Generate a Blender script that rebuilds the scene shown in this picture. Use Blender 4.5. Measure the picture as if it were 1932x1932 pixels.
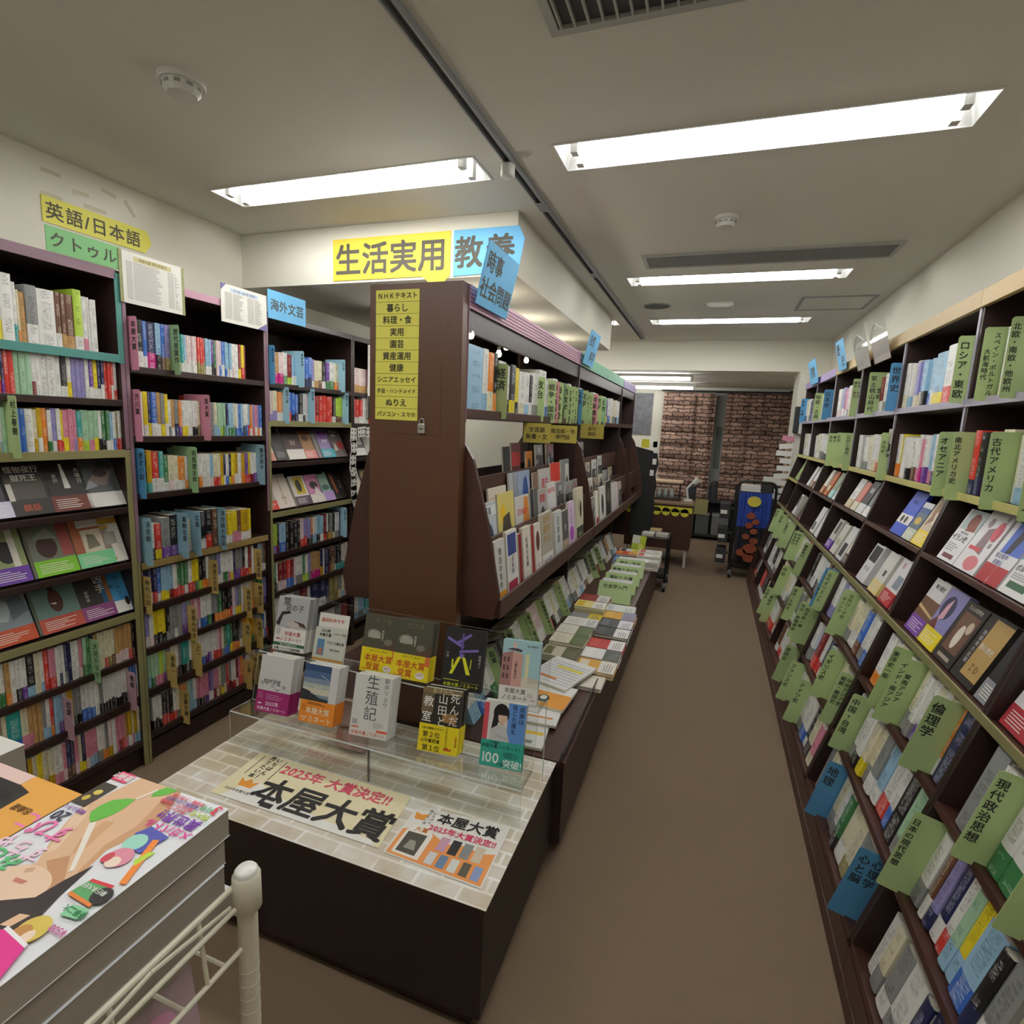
import bpy, math, random
from mathutils import Matrix, Vector
for _o in list(bpy.data.objects): bpy.data.objects.remove(_o)
SC = bpy.context.scene; COL = SC.collection
RND = random.Random(7)
PI = math.pi
# ---------------------------------------------------------------- camera (calibrated from the room's own straight lines)
FPX = 1043.26; CAM = Vector((0, 0, 1.5))
def _rot(y, p, r):
    cy, sy, cp, sp, cr, sr = math.cos(y), math.sin(y), math.cos(p), math.sin(p), math.cos(r), math.sin(r)
    B = Matrix(((1,0,0),(0,0,-1),(0,1,0))); W = Matrix(((cy,sy,0),(-sy,cy,0),(0,0,1)))
    P = Matrix(((1,0,0),(0,cp,-sp),(0,sp,cp))); Q = Matrix(((cr,-sr,0),(sr,cr,0),(0,0,1)))
    return Q @ P @ B @ W
RM = _rot(.338623806, .156938667, .0456488327)
cd = bpy.data.cameras.new('camera'); cam = bpy.data.objects.new('camera', cd); COL.objects.link(cam)
cd.sensor_width = 36; cd.lens = FPX/1932*36; cd.clip_start = .02; cd.clip_end = 60
m3 = Matrix((RM[0], -RM[1], -RM[2])).transposed()
cam.matrix_world = Matrix.Translation(CAM) @ m3.to_4x4()
SC.camera = cam
# ---------------------------------------------------------------- light and exposure
w = bpy.data.worlds.new('world'); SC.world = w; w.use_nodes = True
w.node_tree.nodes['Background'].inputs[0].default_value = (.8,.85,1,1)
w.node_tree.nodes['Background'].inputs[1].default_value = .02
SC.view_settings.view_transform = 'Standard'; SC.view_settings.look = 'None'
SC.view_settings.exposure = 0.0; SC.view_settings.gamma = 1; SC.view_settings.use_curve_mapping = False
TUBE_POWER = 34.0
SC.cycles.use_denoising = True
SC.cycles.max_bounces = 8; SC.cycles.transparent_max_bounces = 12; SC.cycles.sample_clamp_indirect = 4

def ray(u, v): return RM.transposed() @ Vector(((u-966)/FPX, (v-966)/FPX, 1))
def onx(u, v, x): d = ray(u, v); return CAM + d*((x-CAM.x)/d.x)
def ony(u, v, y): d = ray(u, v); return CAM + d*((y-CAM.y)/d.y)
def onz(u, v, z): d = ray(u, v); return CAM + d*((z-CAM.z)/d.z)
# ---------------------------------------------------------------- materials
def lin(h):
    if not isinstance(h, str): return tuple(h)
    c = [int(h[i:i+2], 16)/255 for i in (0,2,4)]
    return tuple(x/12.92 if x <= .04045 else ((x+.055)/1.055)**2.4 for x in c)
MATS = {}
def mat(name, h, rough=.5, var=.08, scale=30, bump=0, emit=0, metal=0, spec=.5, stretch=None):
    if name in MATS: return MATS[name]
    m = bpy.data.materials.new(name); m.use_nodes = True; MATS[name] = m
    nt = m.node_tree; n = nt.nodes; L = nt.links.new; b = n['Principled BSDF']
    c = lin(h)
    b.inputs['Roughness'].default_value = rough; b.inputs['Metallic'].default_value = metal
    b.inputs['Specular IOR Level'].default_value = spec
    tc = n.new('ShaderNodeTexCoord'); nz = n.new('ShaderNodeTexNoise'); nz.inputs['Scale'].default_value = scale
    nz.inputs['Detail'].default_value = 3
    if stretch:
        mp = n.new('ShaderNodeMapping'); mp.inputs['Scale'].default_value = stretch
        L(tc.outputs['Object'], mp.inputs[0]); L(mp.outputs[0], nz.inputs[0])
    else: L(tc.outputs['Object'], nz.inputs[0])
    mx = n.new('ShaderNodeMix'); mx.data_type = 'RGBA'
    mx.inputs[6].default_value = (*[x*(1-var) for x in c], 1); mx.inputs[7].default_value = (*[min(1, x*(1+var)) for x in c], 1)
    L(nz.outputs[0], mx.inputs[0]); L(mx.outputs[2], b.inputs['Base Color'])
    if bump:
        bp = n.new('ShaderNodeBump'); bp.inputs['Strength'].default_value = bump; bp.inputs['Distance'].default_value = .004
        L(nz.outputs[0], bp.inputs['Height']); L(bp.outputs[0], b.inputs['Normal'])
    if emit:
        b.inputs['Emission Color'].default_value = (*c, 1); b.inputs['Emission Strength'].default_value = emit
    return m
# book cover colours: letter -> (name, hex, ink hex)
PAL = dict(w=('white','ecebe6','6a6a68'), c=('cream','e6dfc0','6a6450'), y=('yellow','efd92e','7a6a10'), o=('orange','e2852f','f6e6d0'), r=('red','cf3a30','f3dcd6'),
 d=('dark red','7c1a26','d9b9a0'), p=('pink','dc8fa4','7a3048'), m=('magenta','c4207e','f4d8e8'), v=('violet','6c3f94','e0d4ee'), l=('lavender','9a93c8','4a4478'),
 b=('blue','3a6cc0','e6ecf6'), n=('navy','22274f','c8c8e0'), s=('light blue','9cc4de','34566e'), t=('teal','2f9c96','e4f2f0'), g=('green','3c7a48','e0eee0'),
 e=('mint green','a9cfae','3c5a40'), a=('khaki','8c8148','efe8cc'), k=('black','1c1b1d','d8d8d4'), h=('grey','8f918f','303030'), i=('tan','c39a62','4e3414'),
 u=('brown','6b4632','e8dcc8'), x=('lime','b9d84e','3e5210'), q=('mustard','c9a21f','4a3804'), z=('pale pink','e8d3d2','8a5a62'))
def bookmat(letter, printed):
    key = 'cover_' + PAL[letter][0].replace(' ', '_') + ('_printed' if printed else '')
    if key in MATS: return MATS[key]
    nm, h, ink = PAL[letter]
    m = mat(key, h, .42, .04, 60)
    if printed:
        nt = m.node_tree; n = nt.nodes; L = nt.links.new; b = n['Principled BSDF']
        base = b.inputs['Base Color'].links[0].from_socket
        uv = n.new('ShaderNodeUVMap'); oi = n.new('ShaderNodeObjectInfo')
        sep = n.new('ShaderNodeSeparateXYZ'); L(uv.outputs[0], sep.inputs[0])
        def mth(op, a, b_=None, c=None):
            k = n.new('ShaderNodeMath'); k.operation = op
            for i, s in enumerate((a, b_, c)):
                if s is None: continue
                if hasattr(s, 'is_output'): L(s, k.inputs[i])
                else: k.inputs[i].default_value = s
            return k.outputs[0]
        u, v = sep.outputs[0], sep.outputs[1]
        r = mth('MULTIPLY', oi.outputs['Random'], 91.7)
        cb = n.new('ShaderNodeCombineXYZ'); L(mth('MULTIPLY', u, 2.2), cb.inputs[0]); L(mth('MULTIPLY', v, 4.2), cb.inputs[1]); L(r, cb.inputs[2])
        nz = n.new('ShaderNodeTexNoise'); nz.inputs['Scale'].default_value = 1.6; nz.inputs['Detail'].default_value = 1; L(cb.outputs[0], nz.inputs[0])
        cb2 = n.new('ShaderNodeCombineXYZ'); L(mth('MULTIPLY', v, .22), cb2.inputs[1]); L(r, cb2.inputs[0])
        nz2 = n.new('ShaderNodeTexNoise'); nz2.inputs['Scale'].default_value = 1.3; nz2.inputs['Detail'].default_value = 0; L(cb2.outputs[0], nz2.inputs[0])
        g = mth('GREATER_THAN', nz.outputs[0], .53)
        seg = mth('GREATER_THAN', nz2.outputs[0], .44)
        col_ = mth('LESS_THAN', mth('ABSOLUTE', mth('SUBTRACT', u, .5)), .27)
        k = mth('MULTIPLY', mth('MULTIPLY', g, seg), mth('MULTIPLY', col_, .55))
        mx = n.new('ShaderNodeMix'); mx.data_type = 'RGBA'; L(k, mx.inputs[0]); L(base, mx.inputs[6]); mx.inputs[7].default_value = (*lin(ink), 1)
        L(mx.outputs[2], b.inputs['Base Color'])
    return m
WOOD = mat('dark_brown_wood', '2e1e1a', .42, .25, 14, stretch=(6,6,.6))
WOODR = mat('reddish_brown_wood', '43281f', .4, .22, 14, stretch=(6,6,.6))
ENDW = mat('end_panel_wood', '573724', .42, .16, 12, stretch=(8,8,.5))
PAGES = mat('page_paper', 'dcd6c2', .8, .1, 200)
INK = mat('black_ink', '26241f', .6, .05)
WHITE = mat('white_paper', 'ece9e2', .6, .03)
# ---------------------------------------------------------------- mesh building
class MB:
    def __init__(s): s.v = []; s.f = []; s.m = []; s.uv = {}
    def face(s, pts, mi=0, uv=None):
        k = len(s.v); s.v += [tuple(p) for p in pts]; s.f.append(tuple(range(k, k+len(pts)))); s.m.append(mi)
        if uv: s.uv[len(s.f)-1] = uv
        return s
    def raw(s, verts, faces, mi=0):
        k = len(s.v); s.v += [tuple(p) for p in verts]
        for f in faces: s.f.append(tuple(i+k for i in f)); s.m.append(mi)
        return s
    def box(s, a, b, mi=0, M=None):
        x0,y0,z0 = a; x1,y1,z1 = b
        vs = [Vector(p) for p in ((x0,y0,z0),(x1,y0,z0),(x1,y1,z0),(x0,y1,z0),(x0,y0,z1),(x1,y0,z1),(x1,y1,z1),(x0,y1,z1))]
        if M: vs = [M @ p for p in vs]
        return s.raw(vs, ((3,2,1,0),(4,5,6,7),(0,1,5,4),(1,2,6,5),(2,3,7,6),(3,0,4,7)), mi)
    def prism(s, poly, axis, a, b, mi=0):
        """poly: 2D points; axis 'x','y','z' is the extrusion axis"""
        def P(p, t): return {'x':(t,p[0],p[1]), 'y':(p[0],t,p[1]), 'z':(p[0],p[1],t)}[axis]
        n = len(poly); vs = [P(p,a) for p in poly]+[P(p,b) for p in poly]
        fs = [tuple(range(n))[::-1], tuple(range(n, 2*n))] + [(i,(i+1)%n,n+(i+1)%n,n+i) for i in range(n)]
        return s.raw(vs, fs, mi)
    def cyl(s, p0, p1, r0, r1=None, seg=14, mi=0, caps=True):
        p0, p1 = Vector(p0), Vector(p1); r1 = r0 if r1 is None else r1
        d = (p1-p0).normalized(); a = d.orthogonal().normalized(); b = d.cross(a)
        vs = [p0 + (a*math.cos(2*PI*i/seg)+b*math.sin(2*PI*i/seg))*r0 for i in range(seg)] + [p1 + (a*math.cos(2*PI*i/seg)+b*math.sin(2*PI*i/seg))*r1 for i in range(seg)]
        fs = [(i,(i+1)%seg,seg+(i+1)%seg,seg+i) for i in range(seg)]
        if caps: fs += [tuple(range(seg))[::-1], tuple(range(seg,2*seg))]
        return s.raw(vs, fs, mi)
    def tube(s, pts, r, seg=8, mi=0):
        for a, b in zip(pts[:-1], pts[1:]): s.cyl(a, b, r, seg=seg, mi=mi)
        return s
    def lathe(s, c, prof, seg=24, mi=0):
        c = Vector(c); k = len(s.v)
        for r, z in prof: s.v += [(c.x+r*math.cos(2*PI*i/seg), c.y+r*math.sin(2*PI*i/seg), c.z+z) for i in range(seg)]
        for j in range(len(prof)-1):
            for i in range(seg): s.f.append((k+j*seg+i, k+j*seg+(i+1)%seg, k+(j+1)*seg+(i+1)%seg, k+(j+1)*seg+i)); s.m.append(mi)
        return s
    def mesh(s, name, mats):
        me = bpy.data.meshes.new(name); me.from_pydata(s.v, [], s.f)
        for m in (mats if isinstance(mats, (list, tuple)) else [mats]): me.materials.append(m)
        if any(s.m): me.polygons.foreach_set('material_index', s.m)
        if s.uv:
            ul = me.uv_layers.new(name='UVMap')
            for p in me.polygons:
                u = s.uv.get(p.index)
                for k, li in enumerate(p.loop_indices): ul.data[li].uv = u[k] if u else (-9, 0)
        me.update(); return me
    def build(s, name, mats, parent=None, bevel=0, smooth=False, M=None):
        o = bpy.data.objects.new(name, s.mesh(name, mats)); COL.objects.link(o)
        if parent is not None: o.parent = parent
        if M is not None: o.matrix_local = M
        if smooth:
            for p in o.data.polygons: p.use_smooth = True
        if bevel:
            bv = o.modifiers.new('bevel', 'BEVEL'); bv.width = bevel; bv.segments = 2; bv.limit_method = 'ANGLE'
        return o
def box(a, b): return MB().box(a, b)
LABELS = {}
def tag(o, label, cat, group=None):
    o['label'] = label; o['category'] = cat
    if group: o['group'] = group
    LABELS.setdefault(label.lower(), []).append(o.name)
    return o
def thing(name, label, cat, M=None, group=None):
    o = bpy.data.objects.new(name, None); COL.objects.link(o); o.empty_display_size = .05
    if M is not None: o.matrix_world = M if isinstance(M, Matrix) else Matrix.Translation(M)
    return tag(o, label, cat, group)
def struct(o): o['kind'] = 'structure'; return o
def stuff(o): o['kind'] = 'stuff'; return o
ONES = 'zeroth first second third fourth fifth sixth seventh eighth ninth tenth eleventh twelfth thirteenth fourteenth fifteenth sixteenth seventeenth eighteenth nineteenth'.split()
TENS = {2:('twenty','twentieth'),3:('thirty','thirtieth'),4:('forty','fortieth'),5:('fifty','fiftieth'),6:('sixty','sixtieth')}
def nth(n):
    if n < 20: return ONES[n]
    t, u = divmod(n, 10)
    return TENS[t][1] if u == 0 else TENS[t][0] + ONES[u]
# ---------------------------------------------------------------- lettering (glyph outlines of the built-in font)
GLY = {}
def glyph(ch):
    if ch not in GLY:
        c = bpy.data.curves.new('g', 'FONT'); c.body = ch; c.size = 1; c.resolution_u = 2; c.fill_mode = 'FRONT'
        o = bpy.data.objects.new('g', c)
        me = o.to_mesh()
        vs = [v.co.copy() for v in me.vertices]; fs = [tuple(p.vertices) for p in me.polygons]
        o.to_mesh_clear()
        GLY[ch] = (vs, fs, (max(v.x for v in vs) if vs else .3)); bpy.data.objects.remove(o); bpy.data.curves.remove(c)
    return GLY[ch]
def write(mb, text, size, o, ux, uy, mi=0, bold=0.0, vertical=False, pitch=None, align='c', lift=.0006, sx=1.0):
    """glyph faces for TEXT; o: centre (align 'c') or start point, ux/uy: unit axes of the lettering's plane; lines split at newline"""
    o, ux, uy = Vector(o), Vector(ux), Vector(uy); nz = ux.cross(uy)
    pitch = pitch or size*1.05
    def put(ch, x, y, rot=False):
        vs, fs, _ = glyph(ch)
        for kk, (p, q) in enumerate(((0,0),) if not bold else ((-bold,-bold),(bold,-bold),(-bold,bold),(bold,bold))):
            out = []
            for v in vs:
                a, b = v.x+p, v.y+q
                if rot: a, b = .5+(b-.38), .38-(a-.5)
                out.append(o + ux*(x+a*size*sx) + uy*(y+b*size) + nz*(lift+kk*.00008))
            mb.raw(out, fs, mi)
    lines = text.split('\n')
    for li, ln in enumerate(lines):
        if vertical:
            n = len(ln); x = -.5*size*sx + ((len(lines)-1)/2-li)*size*sx*1.15
            for k, ch in enumerate(ln):
                if ch != ' ': put(ch, x, ((n-1)/2-k)*pitch - .38*size, ch in 'ー-～〜()')
        else:
            adv = []
            for ch in ln: adv.append(size*sx*(1.0 if ord(ch) > 0x2000 else (.32 if ch == ' ' else glyph(ch)[2]+.07)) * (pitch/(size*1.05)))
            W = sum(adv); x = -W/2 if align == 'c' else 0
            y = ((len(lines)-1)/2-li)*size*1.2 - .38*size
            for ch, a in zip(ln, adv):
                if ch != ' ': put(ch, x, y)
                x += a
    return mb
# ================================================================= the room
H = 2.455; XL, XR, YB, YF = -2.53, 1.017, 8.6, -1.7
WALL = mat('cream_wallpaper', 'dfdbcc', .85, .03, 250, bump=.15)
CEIL = mat('ceiling_paint', 'ebe9e0', .9, .03, 300, bump=.12)
CARPET = mat('brown_carpet', '7a6753', .95, .32, 420, bump=.5)
ALU = mat('grey_aluminium', '95989a', .5, .05)
DARK = mat('dark_gap', '2c2d2e', .7, .1)
struct(box((XL-.1,YF-.1,-.1),(XR+.1,YB+.1,0)).build('floor', CARPET))
LIGHTS = [(-.608,.648,1.986,2.182),(-2.172,-.92,1.996,2.183),(-.608,.655,3.725,3.925),(-.609,.652,5.125,5.33),(-2.17,-.905,5.125,5.33),(-.608,.648,.235,.43),(-2.172,-.92,.235,.43)]
xs = sorted({XL-.1, XR+.1, *[l[0] for l in LIGHTS], *[l[1] for l in LIGHTS]}); ys = sorted({YF-.1, YB+.1, *[l[2] for l in LIGHTS], *[l[3] for l in LIGHTS]})
mb = MB()
for i in range(len(xs)-1):
    for j in range(len(ys)-1):
        cx, cy = (xs[i]+xs[i+1])/2, (ys[j]+ys[j+1])/2
        if any(a < cx < b and c < cy < d for a,b,c,d in LIGHTS): continue
        mb.face(((xs[i],ys[j],H),(xs[i],ys[j+1],H),(xs[i+1],ys[j+1],H),(xs[i+1],ys[j],H)))
mb.box((XL-.1,YF-.1,H+.12),(XR+.1,YB+.1,H+.2))
struct(mb.build('ceiling', CEIL))
struct(box((XL-.1,YF,0),(XL,YB,H+.12)).build('wall_left', WALL))
struct(box((XR,YF,0),(XR+.1,YB,H+.12)).build('wall_right', WALL))
struct(box((XL-.1,YB,0),(XR+.1,YB+.1,H+.12)).build('wall_back', WALL))
struct(box((XL-.1,YF-.1,0),(XR+.1,YF,H+.12)).build('wall_front', WALL))
struct(box((XL+.0005,2.515,2.178),(-.92,5.0,H-.001)).build('soffit_beam', WALL))
struct(box((XL+.0005,6.27,2.145),(XR-.0005,6.42,H-.001)).build('lintel_beam', WALL))
struct(box((XL+.0005,6.42,2.15),(XR-.0005,YB-.0005,2.2)).build('ceiling_back', CEIL))
struct(box((.755,6.2,.0005),(XR-.0005,6.62,2.1445)).build('pillar_right', WALL))
# ---------------------------------------------------------------- ceiling lamps: recessed twin tubes
TROUGH = mat('white_enamel', 'e9e9e6', .35, .02)
TUBE = mat('lit_tube', 'fdfdfb', .4, 0, emit=TUBE_POWER)
SOCK = mat('socket_plastic', 'd8d8d4', .5, .03)
LN = ['white recessed twin-tube ceiling lamp nearest the viewer, over the aisle', 'white recessed twin-tube lamp before the ceiling drop, over the near bookcases',
 'white recessed ceiling lamp just past the second air vent', 'white recessed ceiling lamp farthest along the aisle, beyond the round speaker', 'white recessed ceiling lamp peeking out past the far end of the dropped beam','white recessed ceiling lamp right overhead, outside the picture','white recessed ceiling lamp overhead above the comic magazines, outside the picture']
for (x0,x1,y0,y1), lb in zip(LIGHTS, LN):
    t = thing('ceiling_light', lb, 'ceiling lamp', Vector(((x0+x1)/2,(y0+y1)/2,H)), 'recessed tube lamps in the ceiling')
    hx, hy, d = (x1-x0)/2, (y1-y0)/2, .085
    mb = MB(); q = .022
    top = [(-hx+q,-hy+q,d),(hx-q,-hy+q,d),(hx-q,hy-q,d),(-hx+q,hy-q,d)]; bot = [(-hx,-hy,0),(hx,-hy,0),(hx,hy,0),(-hx,hy,0)]
    mb.face(top[::-1])
    for i in range(4): mb.face((bot[i], bot[(i+1)%4], top[(i+1)%4], top[i]))
    r = .008
    for a, b in (((-hx-r,-hy-r,-.004),(hx+r,-hy,0)),((-hx-r,hy,-.004),(hx+r,hy+r,0)),((-hx-r,-hy,-.004),(-hx,hy,0)),((hx,-hy,-.004),(hx+r,hy,0))): mb.box(a, b)
    mb.build('housing', TROUGH, t)
    for s in (-1, 1):
        tb = MB().cyl((-hx+.06,s*.044,.006),(hx-.06,s*.044,.006),.0155,seg=16).build('lamp_tube', TUBE, t, smooth=False)
        for e in (-1, 1): box((e*hx-e*.062-.012,s*.044-.016,-.014),(e*hx-e*.062+.012,s*.044+.016,.075)).build('lamp_socket', SOCK, t)
# ---------------------------------------------------------------- other ceiling fittings
GRILL = mat('grille_metal', 'b9bab6', .45, .05)
for k, (y0, y1, lb) in enumerate(((1.19,1.456,'large white slatted air vent in the ceiling, cut by the frame top'), (3.27,3.515,'long grey air vent in the ceiling beside the third lamp'))):
    t = thing('air_vent', lb, 'air vent', Vector((.16,(y0+y1)/2,H)))
    hx, hy = .625, (y1-y0)/2
    mb = MB()
    for a, b in (((-hx,-hy,-.012),(hx,-hy+.022,0)),((-hx,hy-.022,-.012),(hx,hy,0)),((-hx,-hy+.022,-.012),(-hx+.022,hy-.022,0)),((hx-.022,-hy+.022,-.012),(hx,hy-.022,0))): mb.box(a, b)
    mb.build('vent_frame', GRILL, t)
    box((-hx+.022,-hy+.022,-.002),(hx-.022,hy-.022,0)).build('vent_back', mat('vent_shade','55585a',.8) if k == 0 else mat('vent_shade_grey','8a8d8e',.8), t)
    mb = MB(); n = 36
    for i in range(n):
        x = -hx+.03+(2*hx-.06)*i/(n-1); mb.box((x-.0025,-hy+.022,-.013),(x+.0025,hy-.022,-.0025))
    if k == 0: mb.build('vent_grille', GRILL, t)
    else: 
        mb = MB()
        for i in range(14): yy = -hy+.03+(2*hy-.06)*i/13; mb.box((-hx+.022,yy-.003,-.01),(hx-.022,yy+.003,-.0025))
        mb.build('vent_grille', mat('dull_grille','9c9f9f',.6), t)
PLA = mat('white_plastic', 'deddd6', .45, .03)
for x, y, r, lb in ((-1.565,1.352,.064,'round white smoke detector on the ceiling above the near bookcases'), (-.036,2.796,.052,'round white smoke detector on the ceiling between the first two lamps and vent')):
    t = thing('smoke_detector', lb, 'smoke detector', Vector((x,y,H)))
    MB().lathe((0,0,0), [(r,0),(r,-.012),(r*.96,-.016),(0,-.016)], 32).build('detector_base', PLA, t)
    MB().lathe((0,0,0), [(r*.82,-.016),(r*.8,-.03),(r*.62,-.042),(0,-.044)], 32).build('detector_dome', PLA, t)
    mb = MB()
    for i in range(10):
        a = 2*PI*i/10; c, s = math.cos(a), math.sin(a); mb.box((-.008,r*.79,-.029),(.008,r*.825,-.02), M=Matrix.Rotation(a,4,'Z'))
    mb.build('detector_slots', mat('detector_shade','9a9a96',.6), t)
t = thing('ceiling_speaker', 'round dark grey flush speaker in the ceiling', 'speaker', Vector((-.5,4.572,H)))
MB().lathe((0,0,0), [(.1,0),(.1,-.006),(.092,-.008)], 36).build('speaker_rim', mat('speaker_rim_grey','8c8d8b',.6), t)
MB().lathe((0,0,0), [(.092,-.006),(0,-.007)], 36).build('speaker_grille', mat('speaker_cloth','6d6e6d',.8,.2,600), t)
t = thing('sensor_box', 'small white box fitted to the ceiling beside the round speaker', 'sensor', Vector((-.04,4.54,H)))
box((-.09,-.045,-.03),(.09,.045,0)).build('box_body', PLA, t, bevel=.004); box((-.07,-.03,-.034),(.07,.03,-.03)).build('box_cover', PLA, t)
t = thing('ceiling_hatch', 'square access hatch with grey rim in the ceiling by the side wall', 'hatch', Vector((.72,4.63,H)))
mb = MB()
for a, b in (((-.23,-.22,-.006),(.23,-.2,0)),((-.23,.2,-.006),(.23,.22,0)),((-.23,-.2,-.006),(-.21,.2,0)),((.21,-.2,-.006),(.23,.2,0))): mb.box(a, b)
mb.build('hatch_rim', ALU, t); box((-.21,-.2,-.003),(.21,.2,0)).build('hatch_panel', CEIL, t)
t = thing('lighting_track', 'long grey lighting track running down the ceiling', 'lighting track', Vector((-.789,2,H)))
mb = MB()
for a, b in (((-.017,-3.4,-.022),(-.011,4.11,0)),((.011,-3.4,-.022),(.017,4.11,0)),((-.011,-3.4,-.006),(.011,4.11,0))): mb.box(a, b)
mb.build('track_rail', ALU, t); box((-.011,-3.4,-.009),(.011,4.11,-.006)).build('track_slot', mat('track_shade','55585c',.6), t)
for y in (.45,1.55): box((-.018,y-.05,-.0235),(.018,y+.05,-.0222)).build('track_joint', ALU, t)
t = thing('track_adapter', 'small white plug clipped into the ceiling track', 'adapter', Vector((-.793,2.035,H-.0225)))
MB().lathe((0,0,0), [(.0,0),(.022,0),(.026,-.006),(.026,-.04),(.02,-.046),(0,-.046)], 24).build('adapter_body', PLA, t, smooth=True)
# ---------------------------------------------------------------- signs
SY = mat('yellow_board', 'f3cf3c', .6, .03); SB = mat('blue_card', '6db7e6', .6, .03); SYP = mat('yellow_card', 'e3dc5e', .6, .03)
SG = mat('green_card', '7fbf7c', .6, .03); SINK = mat('marker_ink', '4e4a40', .7, .05); SINKB = mat('soft_black_ink', '2b2a26', .7, .05)
def sign(name, label, poly, o, ux, uy, m, texts, thick=.004, cat='sign', group=None, extra=None):
    """flat board: poly in (ux,uy) coordinates about o; texts: (string, size, cx, cy, kwargs)"""
    ux, uy = Vector(ux), Vector(uy); n = ux.cross(uy)
    t = thing(name, label, cat, Vector(o), group)
    k = len(poly); fr = [ux*x+uy*y for x, y in poly]; bk = [p - n*thick for p in fr]
    mb = MB(); mb.raw(fr+bk, [tuple(range(k)), tuple(range(k,2*k))[::-1]] + [(i, k+i, k+(i+1)%k, (i+1)%k) for i in range(k)])
    mb.build('board', m, t)
    if extra: extra(t, ux, uy)
    mb = MB()
    for tx in texts:
        s, size, cx, cy = tx[:4]; kw = tx[4] if len(tx) > 4 else {}
        write(mb, s, size, ux*cx+uy*cy, ux, uy, 0, **{'bold': .012, **kw})
    mb.build('lettering', SINK if cat == 'sign' else SINKB, t)
    return t
X, Y, Z = Vector((1,0,0)), Vector((0,1,0)), Vector((0,0,1))
sign('hanging_sign', 'yellow board with big lettering for daily life books on the ceiling beam', [(-.333,.1),(-.333,-.1),(.185,-.1),(.222,-.127),(.305,-.127),(.334,-.1),(.334,.1)], (-1.589,2.5105,2.29), X, Z, SY, [('生活実用', .158, 0, 0, {'bold':.02,'pitch':.168})])
sign('hanging_sign', 'blue board with big lettering for culture books on the ceiling beam', [(-.165,.1),(-.165,-.106),(.165,-.094),(.19,.042),(.161,.1)], (-1.073,2.5105,2.29), X, Z, SB, [('教養', .148, 0.0, 0, {'bold':.02,'pitch':.168})])
def tilt_sign(label, y0, y1, z0, xb, side, text, size):
    a = math.radians(13); up = Vector((math.sin(a)*side,0,math.cos(a))); ux = Y*side
    c = Vector((xb, (y0+y1)/2, z0)) + up*.1
    hw = (y1-y0)/2
    return sign('hanging_sign', label, [(-hw,-.1),(hw,-.1),(hw,.1),(-hw,.1)], c, ux, up, SB, [(tx, size, cx, cy) for tx, cx, cy in text], thick=.003)
tilt_sign('blue card on current affairs tilting out from the first pink rail end', 1.76, 2.052, 1.893, -.782, 1, [('時事',-.06,.045),('社会問題',.0,-.04)], .07)
tilt_sign('blue card tilting out where the pink rail meets the turquoise rail', 3.383, 3.667, 1.888, -.782, 1, [('自然',-.05,.045),('科学',.05,-.045)], .07)
tilt_sign('blue card tilting out above the long wall shelves, beside the plastic pouches', 4.243, 4.481, 1.962, .782, -1, [('歴',-.05,.04),('史',.05,-.04)], .08)
tilt_sign('blue card tilting out above the far end of the wall shelves', 5.29, 5.66, 1.962, .782, -1, [('宗教',0,0)], .1)
sign('wall_sign', 'yellow arrow sign for English and Japanese language on the wall', [(-.215,.05),(-.215,-.048),(.2,-.048),(.235,.0),(.213,.05)], (XL+.004,1.75,2.247), Y, Z, SYP, [('英語/日本語', .068, -.01, 0, {'bold':.012,'pitch':.077})])
sign('shelf_sign', 'green sign in four kana standing on the first bookcase', [(-.122,.04),(-.122,-.04),(.122,-.04),(.122,.04)], (-2.12,1.415,2.0385), Y, Z, SG, [('クトゥル', .052, 0.0, 0, {'pitch':.06})])
sign('shelf_sign', 'blue card for foreign literature above the third bookcase', [(-.135,.068),(-.135,-.068),(.135,-.068),(.135,.068)], (-2.118,2.398,2.035), Y, Z, SB, [('海外文芸', .06, 0, 0, {'pitch':.063})])
LG = mat('faint_print', 'b3b1ab', .7); GOLD = mat('pale_gold', 'd9cf9a', .6); OLIVE = mat('olive_edging', '9a9a68', .6, .4, 90)
def chart(label, o, w, h, edge, kind):
    t = thing('printed_list', label, 'poster', Vector(o))
    box((-.002,-w/2,-h/2),(0,w/2,h/2)).build('sheet', WHITE, t)
    mb = MB()
    if kind == 0:
        for s in (-1, 1): MB().box((-.0018,s*w/2-.006,-h/2),(.0006,s*w/2+.006,h/2)).build('sheet_edge', edge, t)
    else:
        MB().face(((.0006,-w/2,h/2),(.0006,-w/2,h/2-.03),(.0006,-w/2+.03,h/2))).build('sheet_corner', edge, t); MB().face(((.0006,w/2,-h/2),(.0006,w/2,-h/2+.035),(.0006,w/2-.06,-h/2))).build('sheet_corner', edge, t)
    mb = MB()
    n = 24
    for i in range(n):
        z = h/2-.036-(h-.05)*i/n
        for c0, c1 in (((-.42,-.33),(-.31,.05+.1*RND.random()),(.24,.34),(.36,.36+.08*RND.random())) if kind == 0 else ((-.42,-.27),(-.25,-.12+.1*RND.random()),(.06,.2),(.22,.3+.1*RND.random()))):
            mb.box((0,c0*w,z-.0012),(.0005,c1*w,z+.0012))
    mb.build('print_lines', LG, t)
    mb = MB(); mb.box((0,-.3*w,h/2-.03),(.0004,.3*w,h/2-.012), 0)
    b = mb.build('heading_band', GOLD if kind == 0 else mat('pale_blue_band','c3d3ea',.6), t)
    write(mb2 := MB(), '本屋大賞 歴代受賞作' if kind == 0 else '芥川賞・直木賞 受賞作', .0125, (.0004,0,h/2-.021), Y, Z); mb2.build('heading', mat('brown_print','6b5c34',.7), t)
chart('white list in a plastic sleeve edged olive, hanging from the second bookcase top', (-2.118,1.664,1.98), .258, .187, OLIVE, 0)
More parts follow.
